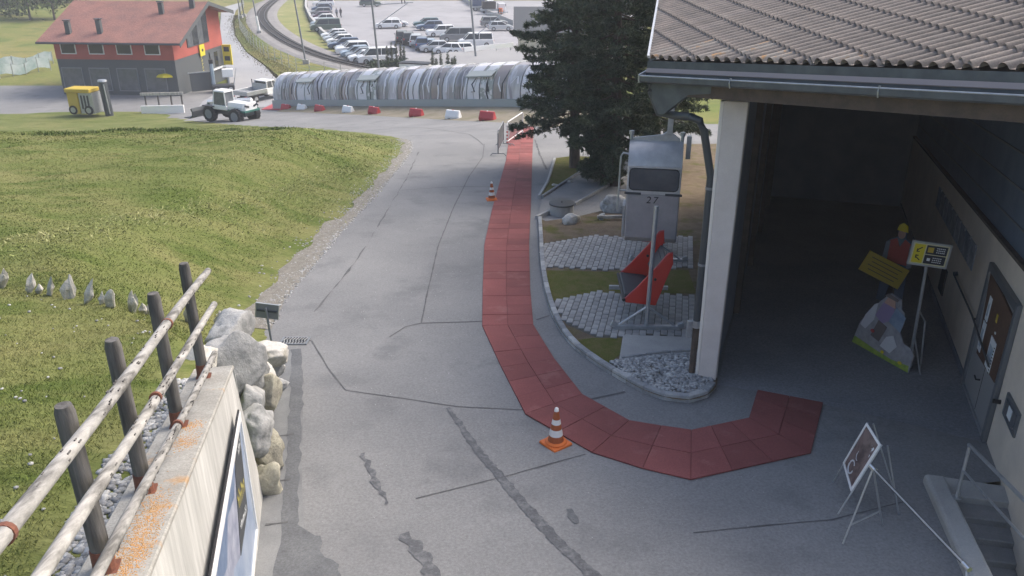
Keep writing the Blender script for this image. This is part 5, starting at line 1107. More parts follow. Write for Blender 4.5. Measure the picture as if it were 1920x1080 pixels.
# ------------------------------------------------------------------ vehicles
CARP = {}
def wheel(t, x, y, r, wd=.2, m='rubber', rm='galv'):
    s = 1 if y > 0 else -1
    a = obj('wheel', MB().tube([(x, y - s * wd, r), (x, y, r)], r, 14), m, t, smooth=True); obj('rim', MB().tube([(x, y - s * .02, r), (x, y + s * .012, r)], r * .62, 10), rm, a); return a
def car_proto(kind):
    # length, width, height, belt z, [hood x,z], glasshouse: base x range / roof x range
    L, W, H, belt, hood, gb, gr = {'hatch': (4.1, 1.74, 1.48, .92, .86, (-1.85, 1.05), (-1.45, .25)), 'estate': (4.6, 1.8, 1.48, .92, .86, (-2.1, 1.05), (-1.85, .30)), 'suv': (4.6, 1.88, 1.70, 1.05, 1.02, (-2.15, 1.10), (-1.85, .45)), 'van': (5.0, 1.95, 1.98, 1.12, 1.08, (-2.38, 1.75), (-2.25, .95)), 'sedan': (4.6, 1.8, 1.42, .90, .86, (-1.75, 1.10), (-1.05, .20))}[kind]
    t = thing('parked_car', 'car', 'car'); h2 = W / 2
    side = [(-L / 2, .32), (-L / 2 - .02, .62), (-L / 2 + .06, belt), (gb[0], belt + .02), (gb[1], belt), (L / 2 - .28, hood - .06), (L / 2 - .04, hood - .22), (L / 2, .48), (L / 2 - .05, .26), (-L / 2 + .1, .26)]
    rings = [[(x * (1 if abs(k) < .9 else .985), h2 * k, z if abs(k) < .98 else z) for x, z in side] for k in (-1, -.86, .86, 1)]
    rings[0] = [(x * .97, -h2, min(z, belt - .06) if z > .5 else z + .03) for x, z in side]; rings[3] = [(x * .97, h2, min(z, belt - .06) if z > .5 else z + .03) for x, z in side]
    rings[1] = [(x, -h2 * .93, z) for x, z in side]; rings[2] = [(x, h2 * .93, z) for x, z in side]
    obj('body', MB().loft(rings), 'white_paint', t, bevel=.03)
    def gh(z0, z1, xs0, xs1, w0_, w1_): return MB().loft([[(xs0[0], -w0_, z0), (xs0[1], -w0_ * .95, z0), (xs0[1], w0_ * .95, z0), (xs0[0], w0_, z0)], [(xs1[0], -w1_, z1), (xs1[1], -w1_ * .96, z1), (xs1[1], w1_ * .96, z1), (xs1[0], w1_, z1)]])
    obj('windows', gh(belt - .03, H - .07, gb, gr, h2 * .90, h2 * .74), 'glass_dark', t)
    obj('roof', gh(H - .085, H, (gr[0] - .05, gr[1] + .06), (gr[0] + .12, gr[1] - .16), h2 * .765, h2 * .66), 'white_paint', t, bevel=.025)
    for sx in (-1, 1):   # pillars
        obj('pillar', MB().tube([(gb[1] - .02, sx * h2 * .86, belt), (gr[1], sx * h2 * .735, H - .05)], .035, 5), 'white_paint', t); obj('pillar', MB().tube([(gb[0] + .06, sx * h2 * .9, belt), (gr[0] + .02, sx * h2 * .75, H - .05)], .07 if kind != 'sedan' else .05, 5), 'white_paint', t); mid = (gb[0] + gb[1]) / 2 - .1
        obj('pillar', MB().tube([(mid, sx * h2 * .905, belt), (mid - .05, sx * h2 * .755, H - .05)], .035, 5), 'white_paint', t)
        obj('headlight', MB().box((L / 2 - .10, sx * h2 * .68, hood - .26), (.16, .34, .12)), 'steel', t, bevel=.02); obj('taillight', MB().box((-L / 2 + .02, sx * h2 * .80, belt - .16), (.08, .18, .22)), 'red_plastic', t); obj('mirror', MB().box((gb[1] - .25, sx * (h2 + .08), belt + .06), (.12, .16, .12)), 'black', t, bevel=.02)
    for x in (-L * .29, L * .30):
        for sx in (-1, 1): wheel(t, x, sx * (h2 + .01), .33 if kind not in ('suv', 'van') else .36)
    obj('bumper_trim', MB().box((L / 2 - .01, 0, .40), (.06, W * .8, .14)).box((-L / 2 + .0, 0, .42), (.06, W * .8, .12)), 'black', t); obj('number_plate', MB().box((L / 2 + .022, 0, .45), (.01, .42, .1)).box((-L / 2 - .032, 0, .60), (.01, .42, .1)), 'paper', t)
    return t
PAINT = dict(white=(.78, .78, .78), silver=(.48, .50, .52), grey=(.20, .21, .22), black=(.02, .02, .022), blue=(.05, .09, .18), teal=(.05, .13, .14), green=(.07, .11, .09), lightblue=(.30, .38, .46), plum=(.10, .04, .08))
for k, v in PAINT.items(): mat('paint_' + k, v, .3, .25 if k not in ('white',) else 0., coat=.6)
Z_LOT = -8.5
def put_car(px, py, kind, colr, az_deg, label, group, z=Z_LOT):
    if kind not in CARP: CARP[kind] = car_proto(kind); t = CARP[kind]
    else: t = copy_tree(CARP[kind])
    p = level(px, py, z + .02); t.location = p; t.rotation_euler = (0, 0, R(az_deg)); t['label'] = label; t['category'] = 'van' if kind == 'van' else 'car'; t['group'] = group
    for ch in t.children:
        if ch.name.split('.')[0] in ('body', 'roof', 'pillar'): ch.material_slots[0].link = 'OBJECT'; ch.material_slots[0].material = MATS['paint_' + colr]
    return t
ROW = [(607, 12, 'suv', 'white'), (603, 21, 'hatch', 'blue'), (600, 29, 'estate', 'grey'), (602, 37, 'hatch', 'plum'), (607, 42, 'hatch', 'white'), (608, 50, 'estate', 'lightblue'), (611, 58, 'van', 'green'),
       (628, 73, 'hatch', 'white'), (633, 79, 'hatch', 'silver'), (639, 84, 'hatch', 'white'), (646, 91, 'estate', 'blue'), (657, 97, 'hatch', 'silver'), (662, 102, 'suv', 'white'), (668, 107, 'hatch', 'lightblue'), (678, 111, 'hatch', 'grey'), (684, 116, 'hatch', 'white'), (708, 119, 'van', 'white')]
KN = dict(hatch='hatchback', estate='estate car', suv='off-roader', van='van', sedan='saloon')
CN = dict(lightblue='light blue', blue='dark blue', grey='dark grey')
for i, (px, py, k, c) in enumerate(ROW):
    put_car(px, py, k, c, 197 + 2 * math.sin(i), f'{CN.get(c, c)} {KN[k]} parked along the railway wall, {ORD[i]} from the far end', 'cars parked along the railway wall')
MID = [(754, 79, 'suv', 'black', 100, 'black off-roader at the left end of the middle parking block'), (766, 82, 'suv', 'black', 100, 'black off-roader second from the left end of the middle parking block'), (781, 86, 'suv', 'silver', 95, 'silver off-roader seen from behind in the middle parking block'), (792, 92, 'suv', 'blue', 95, 'dark blue off-roader behind the silver one in the middle parking block'), (815, 97, 'hatch', 'silver', 190, 'silver hatchback nearest the grey flat roof'),
       (800, 50, 'estate', 'teal', 192, 'teal estate car at the far edge of the middle parking block'), (806, 56, 'estate', 'blue', 195, 'dark blue estate car between the teal car and the white off-roader'), (827, 68, 'suv', 'white', 195, 'white off-roader beside the dark van'), (856, 77, 'van', 'grey', 188, 'dark grey van with windows in the middle of the car park'), (892, 88, 'van', 'white', 188, 'white van behind the right catenary mast'),
       (842, 101, 'hatch', 'white', 170, 'white hatchback half hidden behind the grey flat roof'), (862, 101, 'hatch', 'white', 185, 'second white hatchback half hidden behind the grey flat roof'), (728, 53, 'estate', 'white', 188, 'white estate car alone beside the middle catenary mast'), (743, 50, 'hatch', 'white', 10, 'white hatchback just right of the middle catenary mast'), (695, 12, 'suv', 'green', 5, 'dark green off-roader at the top of the car park'),
       (926, 50, 'suv', 'grey', 8, 'grey off-roader near the shed'), (938, 57, 'hatch', 'silver', 8, 'silver hatchback nearest the shed'), (806, 92, 'hatch', 'lightblue', 100, 'light blue hatchback tucked behind the dark blue off-roader') ]
for px, py, k, c, a, lb in MID: put_car(px, py, k, c, a, lb, 'cars in the middle of the car park')
# pickup on the service road
pk = thing('pickup_truck', 'white flatbed pickup seen from behind left of the tunnel', 'pickup', hit(490, 187), R(60))
obj('chassis', MB().box((-.2, 0, .55), (4.9, .9, .16)), 'black', pk); obj('bed_floor', MB().box((-1.35, 0, .86), (2.6, 2.0, .08)), 'galv', pk)
for a in ((-1.35, 1.0, 1.05, 2.6, .04, .34), (-1.35, -1.0, 1.05, 2.6, .04, .34), (-2.65, 0, 1.05, .04, 2.0, .34), (-.06, 0, 1.25, .05, 2.0, .75)): obj('drop_side', MB().box(a[:3], a[3:]), 'galv', pk, bevel=.01)
obj('cab', MB().loft([[(.05, y, .55), (2.35, y, .55), (2.45, y, 1.0), (1.9, y * .97, 1.18), (.05, y * .98, 1.18)] for y in (-.92, .92)]), 'white_paint', pk, bevel=.03); obj('cab_windows', MB().loft([[(.1, y, 1.16), (1.75, y, 1.16), (1.15, y * .85, 1.78), (.2, y * .85, 1.78)] for y in (-.88, .88)]), 'glass_dark', pk); obj('cab_roof', MB().box((.66, 0, 1.82), (1.15, 1.58, .10)), 'white_paint', pk, bevel=.03)
for y in (-.82, .82): obj('pillars', MB().tube([(.1, y, 1.1), (.16, y * .96, 1.8)], .07, 5).tube([(1.8, y, 1.1), (1.2, y * .93, 1.8)], .05, 5).tube([(.9, y * 1.05, 1.1), (.8, y * .96, 1.8)], .04, 5), 'white_paint', pk); obj('taillight', MB().box((-2.68, y, .72), (.06, .3, .12)), 'red_plastic', pk)
for x in (-1.5, 1.6):
    for y in (-.95, .95): wheel(pk, x, y, .37)
obj('upright', MB().box((-.05, .95, 1.7), (.06, .06, .5)), 'black', pk)
# telehandler
th = thing('telehandler', 'white and green telehandler with front bucket and big ribbed tyres', 'telehandler', hit(436, 226), R(152))
obj('chassis', MB().box((0, 0, .85), (3.9, 1.1, .55)), 'dark_metal', th, bevel=.04); obj('axle', MB().box((-1.35, 0, .60), (.35, 1.7, .3)).box((1.3, 0, .60), (.35, 1.7, .3)), 'grey_metal', th)
obj('hood', MB().loft([[(x, y * s, z) for y, z in ((-.75, .95), (-.78, 1.30), (-.66, 1.62), (.66, 1.62), (.78, 1.30), (.75, .95))] for x, s in ((-2.2, .82), (-2.0, 1), (-.4, 1))]), 'white_paint', th, bevel=.03); mat('th_green', (.05, .16, .13), .4); obj('hood_band', MB().box((-1.3, 0, 1.0), (1.95, 1.62, .14)), 'th_green', th)
for y in (-.45, .45): obj('tail_lamp', MB().box((-2.2, y, 1.38), (.08, .42, .14), rx=R(18 if y > 0 else -18)), 'print_dark', th)
obj('cab', MB().loft([[(x, y, z) for x, y in ((-.5, -.1), (1.0, -.1), (1.0, .95), (-.5, .95))] for z in (1.0, 1.35)]), 'white_paint', th, bevel=.03); obj('cab_windows', MB().loft([[(-.46, -.05, 1.3), (.95, -.05, 1.3), (.95, .9, 1.3), (-.46, .9, 1.3)], [(-.36, .0, 2.35), (.7, .0, 2.35), (.7, .85, 2.35), (-.36, .85, 2.35)]]), 'glass_grey', th); obj('cab_roof', MB().box((.17, .42, 2.42), (1.25, 1.0, .14), taper=.9), 'white_paint', th, bevel=.03)
for x, y in ((-.44, -.03), (-.44, .9), (.9, -.03), (.9, .9)): obj('cab_pillar', MB().tube([(x, y, 1.3), (x * .82, y * .95, 2.38)], .05, 5), 'white_paint', th)
obj('boom', MB().tube([(-1.9, -.42, 1.75), (2.9, -.42, 1.15)], .17, 4), 'white_plastic', th); obj('boom_head', MB().tube([(2.7, -.42, 1.2), (3.2, -.35, .55)], .13, 4), 'th_green', th)
obj('bucket', MB().loft([[(3.2 + x, y, z) for x, z in ((0, .85), (.15, .75), (.02, .55), (.05, .25), (.35, .08), (.95, .05), (.95, .0), (.3, .0), (-.06, .2), (-.1, .6))] for y in (-1.1, 1.1)]), 'dark_metal', th); obj('fender', MB().box((1.3, .95, 1.22), (1.1, .5, .06)).box((1.3, -.95, 1.22), (1.1, .5, .06)), 'black', th)
for x in (-1.4, 1.35):
    for y in (-1.12, 1.12):
        wv = wheel(th, x, y, .60, .42, rm='grey_metal'); lug = MB()
        for i in range(16):
            a = 2 * math.pi * i / 16
            for yy in (.10, .30): lug.box((x + .60 * math.cos(a + (yy > .2) * .2), y - math.copysign(yy, y), .6 + .60 * math.sin(a + (yy > .2) * .2)), (.07, .2, .07), ry=-a)
        obj('lugs', lug, 'rubber', wv)
# lorry-mounted hoist behind it, bollard, red plate
hk = hit(420, 172); ho = thing('work_trailer', 'work machine with blue arm and white box behind the telehandler', 'machine', hk, R(20))
obj('base', MB().box((0, 0, .5), (2.2, 1.4, .5)), 'dark_metal', ho, bevel=.03); obj('arm', MB().tube([(-.9, 0, .8), (-.9, 0, 3.0)], .2, 6), 'lightblue' if 'lightblue' in MATS else 'paint_lightblue', ho); obj('arm_head', MB().box((-.9, 0, 3.1), (.4, .4, .4)), 'black', ho); obj('white_box', MB().box((.6, 0, 1.9), (1.1, .7, .8)), 'white_plastic', ho, bevel=.03); obj('frame', MB().tube([(1.1, .4, .7), (1.5, .4, 2.3), (.2, .4, 2.5)], .05, 6).tube([(.6, 0, .7), (.6, 0, 1.6)], .1, 6), 'galv', ho)
for x in (-.7, .7):
    for y in (-.75, .75): wheel(ho, x, y, .35)
q = hit(484, 205); bo = thing('bollard', 'black and white striped bollard by the red ramp', 'bollard', q)
for i in range(5): obj('band', MB().tube([(0, 0, .17 * i), (0, 0, .17 * i + .165)], .07, 10), 'black' if i % 2 == 0 else 'white_plastic', bo)
ra = [hit(*p) for p in ((490, 206), (520, 196), (548, 200), (530, 207))]; rp2 = thing('red_ramp', 'low red ramp plate at the left tunnel mouth', 'ramp', ra[0]); wobj('plate', MB().loft([[(p.x, p.y, p.z + .01) for p in ra], [(p.x, p.y, p.z + (.06 if i in (0, 3) else .28)) for i, p in enumerate(ra)]]), 'red_plastic', rp2)
# ------------------------------------------------------------------ people in the car park
def person(loc, rz, label, top, legs, hair):
    t = thing('person', label, 'person', loc, rz, 'people walking in the car park')
    def skin(nm, V, E_, r, m, par):
        me = bpy.data.meshes.new(nm); me.from_pydata(V, E_, []); o = bpy.data.objects.new(nm, me); COL.objects.link(o); o.parent = par; me.materials.append(MATS[m])
        s = o.modifiers.new('skin', 'SKIN'); 
        if not me.skin_vertices: me.attributes.new('skin', 'FLOAT', 'POINT') if False else None
        bpy.context.view_layer.objects.active = o
        for i, rr in enumerate(r): me.skin_vertices[0].data[i].radius = (rr, rr)
        me.skin_vertices[0].data[0].use_root = True; sb = o.modifiers.new('sub', 'SUBSURF'); sb.levels = 1; sb.render_levels = 1; return o
    V = [(0, 0, .95), (0, 0, 1.2), (0, 0, 1.42), (0, 0, 1.52), (.02, 0, 1.64), (0, .10, .9), (.12, .11, .48), (-.02, .11, .06), (.14, .11, .03), (0, -.10, .9), (-.06, -.11, .48), (-.22, -.11, .08), (-.08, -.11, .03), (0, .19, 1.40), (-.05, .24, 1.12), (.08, .24, .88), (0, -.19, 1.40), (.05, -.24, 1.12), (.14, -.24, .9)]
    E_ = [(0, 1), (1, 2), (2, 3), (3, 4), (0, 5), (5, 6), (6, 7), (7, 8), (0, 9), (9, 10), (10, 11), (11, 12), (2, 13), (13, 14), (14, 15), (2, 16), (16, 17), (17, 18)]
    r = [.15, .14, .15, .055, .105, .09, .06, .045, .04, .09, .06, .045, .04, .06, .045, .04, .06, .045, .04]
    b = skin('body', V, E_, r, top, t)
    skin('trousers', [V[i] for i in (0, 5, 6, 7, 9, 10, 11)], [(0, 1), (1, 2), (2, 3), (0, 4), (4, 5), (5, 6)], [.16, .10, .075, .06, .10, .075, .06], legs, b)
    obj('hair', MB().lathe([(.04, 1.60), (.115, 1.64), (.11, 1.72), (.05, 1.78)], 10), hair, b, smooth=True); obj('face', MB().lathe([(.05, 1.50), (.09, 1.56), (.10, 1.66), (.05, 1.70)], 10, c=(.025, 0, 0)), 'cut_skin', b, smooth=True); return t
person(level(632, 33, Z_LOT + .02), R(250), 'person in grey top and dark trousers walking in the car park, left of two', 'shirt_grey', 'black', 'cut_brown')
person(level(639.5, 33, Z_LOT + .02), R(250), 'person all in black walking in the car park, right of two', 'black', 'print_dark', 'black')

# ------------------------------------------------------------------ car park, railway, far road
def lvl_sheet(name, px, z, m, parent=None):
    mb = MB(); mb.poly([level(a, b, z) for a, b in px]); return obj(name, mb, m, parent, fix=False)
LOTP = [(577, 12), (583, 34), (602, 60), (640, 89), (688, 115), (725, 125), (800, 118), (1080, 110), (1200, 60), (1300, -20), (1000, -35), (700, -40), (572, -38)]
mat('lot_asphalt', (.27, .268, .28), .9, col2=(.32, .318, .33), scale=.08, fine=.1, fscale=6, col3=(.23, .23, .24), scale3=.3)
lot = struct(lvl_sheet('car_park', LOTP, Z_LOT, 'lot_asphalt'))
for a, b in (((600, 60), (700, 66)), ((640, 32), (760, 45)), ((660, 88), (760, 95)), ((880, 60), (960, 62)), ((700, 20), (820, 30)), ((640, 45), (690, 40))):
    A, B = level(*a, Z_LOT + .012), level(*b, Z_LOT + .012); d = (B - A).normalized(); n = Vector((-d.y, d.x, 0)) * .07; obj('painted_line', MB().poly([A - n, B - n, B + n, A + n]), 'kerb_stone', lot, fix=False)
def path_wall(name, label, px, z0, h, th, m, cat='wall', capm=None, zf_=None):
    pts = [level(a, b, z0) for a, b in px]; t = thing(name, label, cat, pts[0]); rings = []; caps = []
    for i, p in enumerate(pts):
        d = (pts[min(i + 1, len(pts) - 1)] - pts[max(i - 1, 0)]).normalized(); n = Vector((-d.y, d.x, 0)) * th / 2
        rings.append([p - n - Vector((0, 0, .6)), p - n + Vector((0, 0, h)), p + n + Vector((0, 0, h)), p + n - Vector((0, 0, .6))]); caps.append([p - n * 1.3 + Vector((0, 0, h + .002)), p - n * 1.3 + Vector((0, 0, h + .1)), p + n * 1.3 + Vector((0, 0, h + .1)), p + n * 1.3 + Vector((0, 0, h + .002))])
    wobj('wall_body', MB().loft(rings), m, t)
    if capm: wobj('wall_cap', MB().loft(caps), capm, t)
    return t
path_wall('car_park_wall', 'low pale concrete wall between the railway and the parked cars', [(575, -10), (574, 18), (583, 38), (604, 65), (640, 92), (688, 118), (728, 129)], Z_LOT, .7, .35, 'concrete', 'wall', 'kerb_pale')
# railway
TR = [(800, 144), (760, 139), (700, 128), (640, 116), (590, 101), (545, 82), (510, 60), (493, 42), (489, 28), (497, 14), (515, 0), (540, -16)]
tc_ = chaikin([level(a, b, -8.35) for a, b in TR], 2); railway = struct(bpy.data.objects.new('railway', None)); COL.objects.link(railway)
def offs(pts, o, dz=0.):
    out = []
    for i, p in enumerate(pts):
        d = (pts[min(i + 1, len(pts) - 1)] - pts[max(i - 1, 0)]).normalized(); out.append(p + Vector((-d.y, d.x, 0)) * o + Vector((0, 0, dz)))
    return out
mat('ballast', (.20, .19, .185), .95, col2=(.26, .25, .24), scale=.5, fine=.3, fscale=8, bump=.6, bscale=8)
mat('ballast_dark', (.10, .095, .09), .95, fine=.3, fscale=8); mat('rail_steel', (.06, .055, .05), .5, .5)
mb = MB(); lv = [offs(tc_, o, z) for o, z in ((-5.5, -.45), (-2.2, -.02), (2.2, -.02), (4.2, -.45))]
for a, b in zip(lv[:-1], lv[1:]): mb.strip(a, b)
obj('ballast_bed', mb, 'ballast', railway, fix=False); obj('track_bed', MB().strip(offs(tc_, -1.1, .01), offs(tc_, 1.1, .01)), 'ballast_dark', railway, fix=False)
for o in (-.5, .5): obj('rail', MB().loft([[p, p + Vector((0, 0, .16)), q + Vector((0, 0, .16)), q] for p, q in zip(offs(tc_, o - .07), offs(tc_, o + .07))]), 'rail_steel', railway)
sl_ = MB()
for i, p in enumerate(resample(tc_, .62)):
    k = min(range(len(tc_) - 1), key=lambda j: (tc_[j] - p).length); d = (tc_[k + 1] - tc_[max(0, k - 1)]).normalized(); sl_.box(p + Vector((0, 0, .03)), (2.0, .2, .06), rz=math.atan2(d.x, -d.y) if False else math.atan2(d.y, d.x) + math.pi / 2)
stuff(obj('sleepers', sl_, 'ballast_dark', railway))
# strip of rough grass between railway and car park, and service road on the left
mat('dry_grass', (.26, .24, .08), .95, col2=(.16, .19, .05), scale=.25, col3=(.38, .31, .15), scale3=.4, lo3=.55, hi3=.7, fine=.25, fscale=4)
struct(lvl_sheet('rough_grass', [(520, 2), (513, 20), (517, 42), (545, 62), (580, 85), (640, 106), (690, 120), (640, 96), (600, 68), (578, 40), (570, 15), (566, -20), (550, -20)], -8.46, 'dry_grass'))
mat('far_asphalt', (.28, .285, .30), .9, col2=(.33, .335, .34), scale=.2, fine=.1, fscale=5)
struct(lvl_sheet('service_road', [(370, 205), (520, 200), (527, 158), (498, 125), (462, 98), (440, 66), (436, 40), (442, 20), (470, -6), (430, -6), (415, 18), (412, 60), (420, 110), (430, 160), (380, 190)], -8.56, 'far_asphalt'))
# scrub on the bank beside the service road
sp_ = [level(a, b, -8.6) for a, b in ((545, 150), (510, 125), (478, 100), (455, 75), (445, 50), (446, 30))]; g_ = np.random.default_rng(3); pts = []
for p in resample(sp_, .25):
    for _ in range(60): pts.append((p.x + g_.normal(.4, .9), p.y + g_.normal(.4, 1.0), -8.7))
pts = np.array(pts); blades('scrub', pts, (.1, .38), (.03, .09), 'scrub', None, 1.0)
struct(lvl_sheet('scrub_bank', [(540, 158), (498, 122), (462, 96), (442, 66), (440, 40), (455, 18), (478, 8), (478, 40), (498, 70), (540, 98), (620, 122), (700, 142), (640, 160)], -8.52, 'far_grass'))
# wire fence along the service road
fp = resample([level(a, b, -8.5) for a, b in ((640, 150), (560, 135), (500, 108), (468, 82), (450, 55), (448, 30), (458, 10))], 3.0)
wf = thing('wire_fence', 'tall wire fence on thin posts between service road and railway', 'fence', fp[0])
for p in fp: wobj('post', MB().rod(p - Vector((0, 0, .2)), p + Vector((0, 0, 1.7)), .04, 6), 'galv', wf)
for z in (.1, .5, .9, 1.3, 1.65): wobj('wire', MB().tube([p + Vector((0, 0, z)) for p in fp], .014, 4), 'galv', wf)
# catenary masts
def mast(px, py, label, h=9.5, arm=None, m='grey_metal', r=.13, lean=(0, 0)):
    p = level(px, py, -8.4); t = thing('catenary_mast', label, 'mast', p, 0, 'masts of the railway')
    obj('pole', MB().tube([(0, 0, -.5), (lean[0], lean[1], h)], [r, r * .8], 8), m, t, smooth=True); obj('footing', MB().box((0, 0, .1), (.7, .7, .6)), 'concrete', t)
    if arm:
        L, z = arm; obj('arm', MB().rod((0, 0, z), (L, 0, z + .25), .05, 6), 'galv', t); obj('arm_stay', MB().rod((0, 0, z - 2.2), (L * .85, 0, z + .15), .045, 6), 'galv', t)
        for x in (L * .7, L * .78): obj('insulator', MB().rod((x, 0, z + .1), (x, 0, z + .6), .06, 6), 'dark_metal', t)
    return t
mast(712, 140, 'tall grey catenary mast standing left of the middle cars', 10.5, (4.2, 7.6), lean=(-.5, 0)); mast(895, 135, 'tall grey catenary mast standing in front of the white van', 10.5, (3.6, 6.4), lean=(-.8, 0)); mast(574, 118, 'dark catenary mast beside the rough grass', 10, None, lean=(-.9, 0), r=.12)
mast(487, 62, 'catenary mast with a white lower sleeve in the track curve', 10, None, lean=(-.9, 0), r=.12); mast(452, 33, 'thin dark mast by the service road, nearer the building', 9, None, 'dark_metal', .11, (-.5, 0)); mast(458, 30, 'thin dark mast by the service road, nearer the track', 9, None, 'dark_metal', .11, (-.5, 0))
p = level(487, 62, -8.4); sv = [o for o in bpy.data.objects if o.get('label', '').startswith('catenary mast with a white')][0]; obj('sleeve', MB().tube([(0, 0, .2), (-.25, 0, 2.6)], [.2, .2], 8), 'white_paint', sv)
# flat-roofed building, hedge, cypresses
fb_ = [level(a, b, -6.6) for a, b in ((752, 128), (760, 112), (845, 97), (962, 94), (1040, 110), (1040, 150), (760, 150))]; ctr = sum(fb_, Vector()) / len(fb_)
fbld = thing('flat_roof_building', 'low building with a plain grey flat roof behind the tunnel', 'building', (ctr.x, ctr.y, -8.6))
mat('membrane', (.25, .25, .255), .9, col2=(.29, .29, .29), scale=.15); wobj('wall', MB().loft([[(p.x, p.y, -8.7) for p in fb_], [(p.x, p.y, -6.7) for p in fb_]]), 'concrete', fbld); wobj('roof', MB().loft([[(p.x, p.y, -6.69) for p in fb_], [(p.x, p.y, -6.6) for p in fb_]]), 'membrane', fbld)
wr = [level(a, b, -6.3) for a, b in ((870, 93), (962, 84))]; gr_ = thing('guard_rail', 'white guard rail along the rear edge of the grey flat roof', 'rail', wr[0]); wobj('beam', MB().box((wr[0] + wr[1]) / 2, ((wr[1] - wr[0]).length, .12, .55), rz=math.atan2((wr[1] - wr[0]).y, (wr[1] - wr[0]).x)), 'white_paint', gr_)
for f in (.05, .35, .65, .95): q = wr[0].lerp(wr[1], f); wobj('post', MB().rod(q - Vector((0, 0, .8)), q, .06, 6), 'galv', gr_)
hq = [level(a, b, -8.0) for a, b in ((695, 130), (765, 126))]; hg = thing('hedge', 'dark clipped hedge in front of the car park corner', 'hedge', hq[0]); gpt = []
for _ in range(2600): f = g_.uniform(0, 1); q = hq[0].lerp(hq[1], f); gpt.append((q.x - hq[0].x + g_.normal(0, .3), q.y - hq[0].y + g_.normal(0, .5), g_.uniform(-.6, .9)))
hb_ = blades('foliage', np.array(gpt), (.1, .3), (.04, .1), 'leaves_dark', hg, .8); wobj('core', MB().box((hq[0] + hq[1]) / 2 + Vector((0, 0, .1)), ((hq[1] - hq[0]).length, .7, 1.4), rz=math.atan2((hq[1] - hq[0]).y, (hq[1] - hq[0]).x)), 'leaves_dark', hg)
for i, (px, py, h) in enumerate(((727, 118, 1.5), (735, 117, 1.7), (744, 116, 1.9), (752, 115, 1.6), (758, 115, 1.3), (812, 131, 1.6), (818, 132, .9), (827, 132, 1.3), (840, 131, 1.4), (848, 131, .9), (853, 130, 1.0))):
    z = -7.4 if i < 5 else -6.6; needle_tree('cypress', f'tiny dark pointed shrub, {ORD[i]} from the left above the tunnel', level(px, py, z), h * 1.3, .22, .1, 60 + i, (0, 0), 22, tuft=.16, group='tiny pointed shrubs above the tunnel')
ch = level(780, 128, -6.6); rv_ = thing('roof_hatch', 'small white roof hatch with dark cover at the flat roof corner', 'hatch', ch); obj('upstand', MB().box((0, 0, .25), (3.2, 1.4, .5), rz=-.3), 'white_paint', rv_); obj('cover', MB().box((0, 0, .58), (3.4, 1.6, .1), rz=-.3), 'black', rv_)
# shed on the right of the car park
s0 = level(966, 112, -8.5); shd = thing('shed', 'pale shed with a dark pitched roof half hidden by the conifer', 'shed', s0)
obj('wall', MB().loft([[(x, y, z) for y, z in ((0, -.3), (0, 3.6), (4, 6.0), (8, 3.6), (8, -.3))] for x in (.4, 14)]), 'plaster', shd); obj('roof', MB().loft([[(x, -.5, 3.35), (x, 4, 6.15), (x, 8.5, 3.35), (x, 8.5, 3.2), (x, 4, 6.0), (x, -.5, 3.2)] for x in (-.2, 14.5)]), 'dark_metal', shd)
# guard rail and lorries at the top right
gl = [level(a, b, Z_LOT) for a, b in ((850, -12), (880, 10), (915, 28), (962, 48))]; gr2 = thing('kerb_wall', 'curved concrete kerb wall at the top right of the car park', 'wall', gl[0]); wobj('wall', MB().loft([[p + Vector((a, b, c)) for a, b, c in ((0, -.3, -.1), (0, -.3, .9), (0, .3, .9), (0, .3, -.1))] for p in gl]), 'concrete', gr2)
for px, py, c, lb in ((905, 20, 'blue', 'small lorry with blue load beyond the curved kerb wall'), (925, 26, 'black', 'small lorry with black crate and orange drum beyond the curved kerb wall')):
    t = thing('lorry', lb, 'lorry', level(px, py, Z_LOT), R(10)); obj('cab', MB().box((1.6, 0, 1.2), (1.5, 1.9, 1.6), taper=.9), 'white_paint', t, bevel=.05); obj('cab_window', MB().box((2.0, 0, 1.65), (.8, 1.7, .5)), 'glass_dark', t); obj('bed', MB().box((-.9, 0, .8), (3.4, 2.0, .3)), 'galv', t); obj('load', MB().box((-.9, 0, 1.7), (2.6, 1.8, 1.4)), 'paint_blue' if c == 'blue' else 'black', t, bevel=.05)
    if c != 'blue': obj('drum', MB().lathe([(.4, 0), (.4, 1.0)], 12, c=(1.2, -1.4, .2)), 'orange', t)
    for x in (-1.6, 1.5):
        for y in (-.95, .95): wheel(t, x, y, .4)

# ------------------------------------------------------------------ red restaurant building
RC, RRr, RLf = Vector((-33.6, 85, -8.6)), Vector((-32.7, 97, -8.6)), Vector((-45.8, 86.0, -8.6)); RBk = RRr + (RLf - RC)
inn = thing('red_house', 'red gabled house with dark ground floor and reddish tiled roof', 'building', RC)
mat('red_wall', (.42, .10, .075), .8, col2=(.36, .085, .065), scale=.8); mat('anthracite', (.085, .095, .10), .7); mat('roof_red', (.28, .135, .108), .85, col2=(.20, .105, .09), scale=.7, lo=.35, hi=.65, fine=.25, fscale=7, bump=.6, bscale=5, bdist=.08)
ux = (RLf - RC).normalized(); uy = (RRr - RC).normalized(); LX = (RLf - RC).length; LY = (RRr - RC).length
def rp(x, y, z): q = RC + ux * x + uy * y; return Vector((q.x, q.y, z))
zE, zR, zB, zM = -2.9, -.15, -1.5, -5.1; yr = LY * .55
wobj('ground_floor', MB().loft([[rp(0, 0, z), rp(0, LY, z), rp(LX, LY, z), rp(LX, 0, z)] for z in (-8.9, zM)]), 'anthracite', inn)
wobj('upper_wall', MB().loft([[rp(x, -.03, zM), rp(x, -.03, zE), rp(x, yr, zR), rp(x, LY + .03, zB), rp(x, LY + .03, zM)] for x in (-.03, LX + .03)]), 'red_wall', inn)
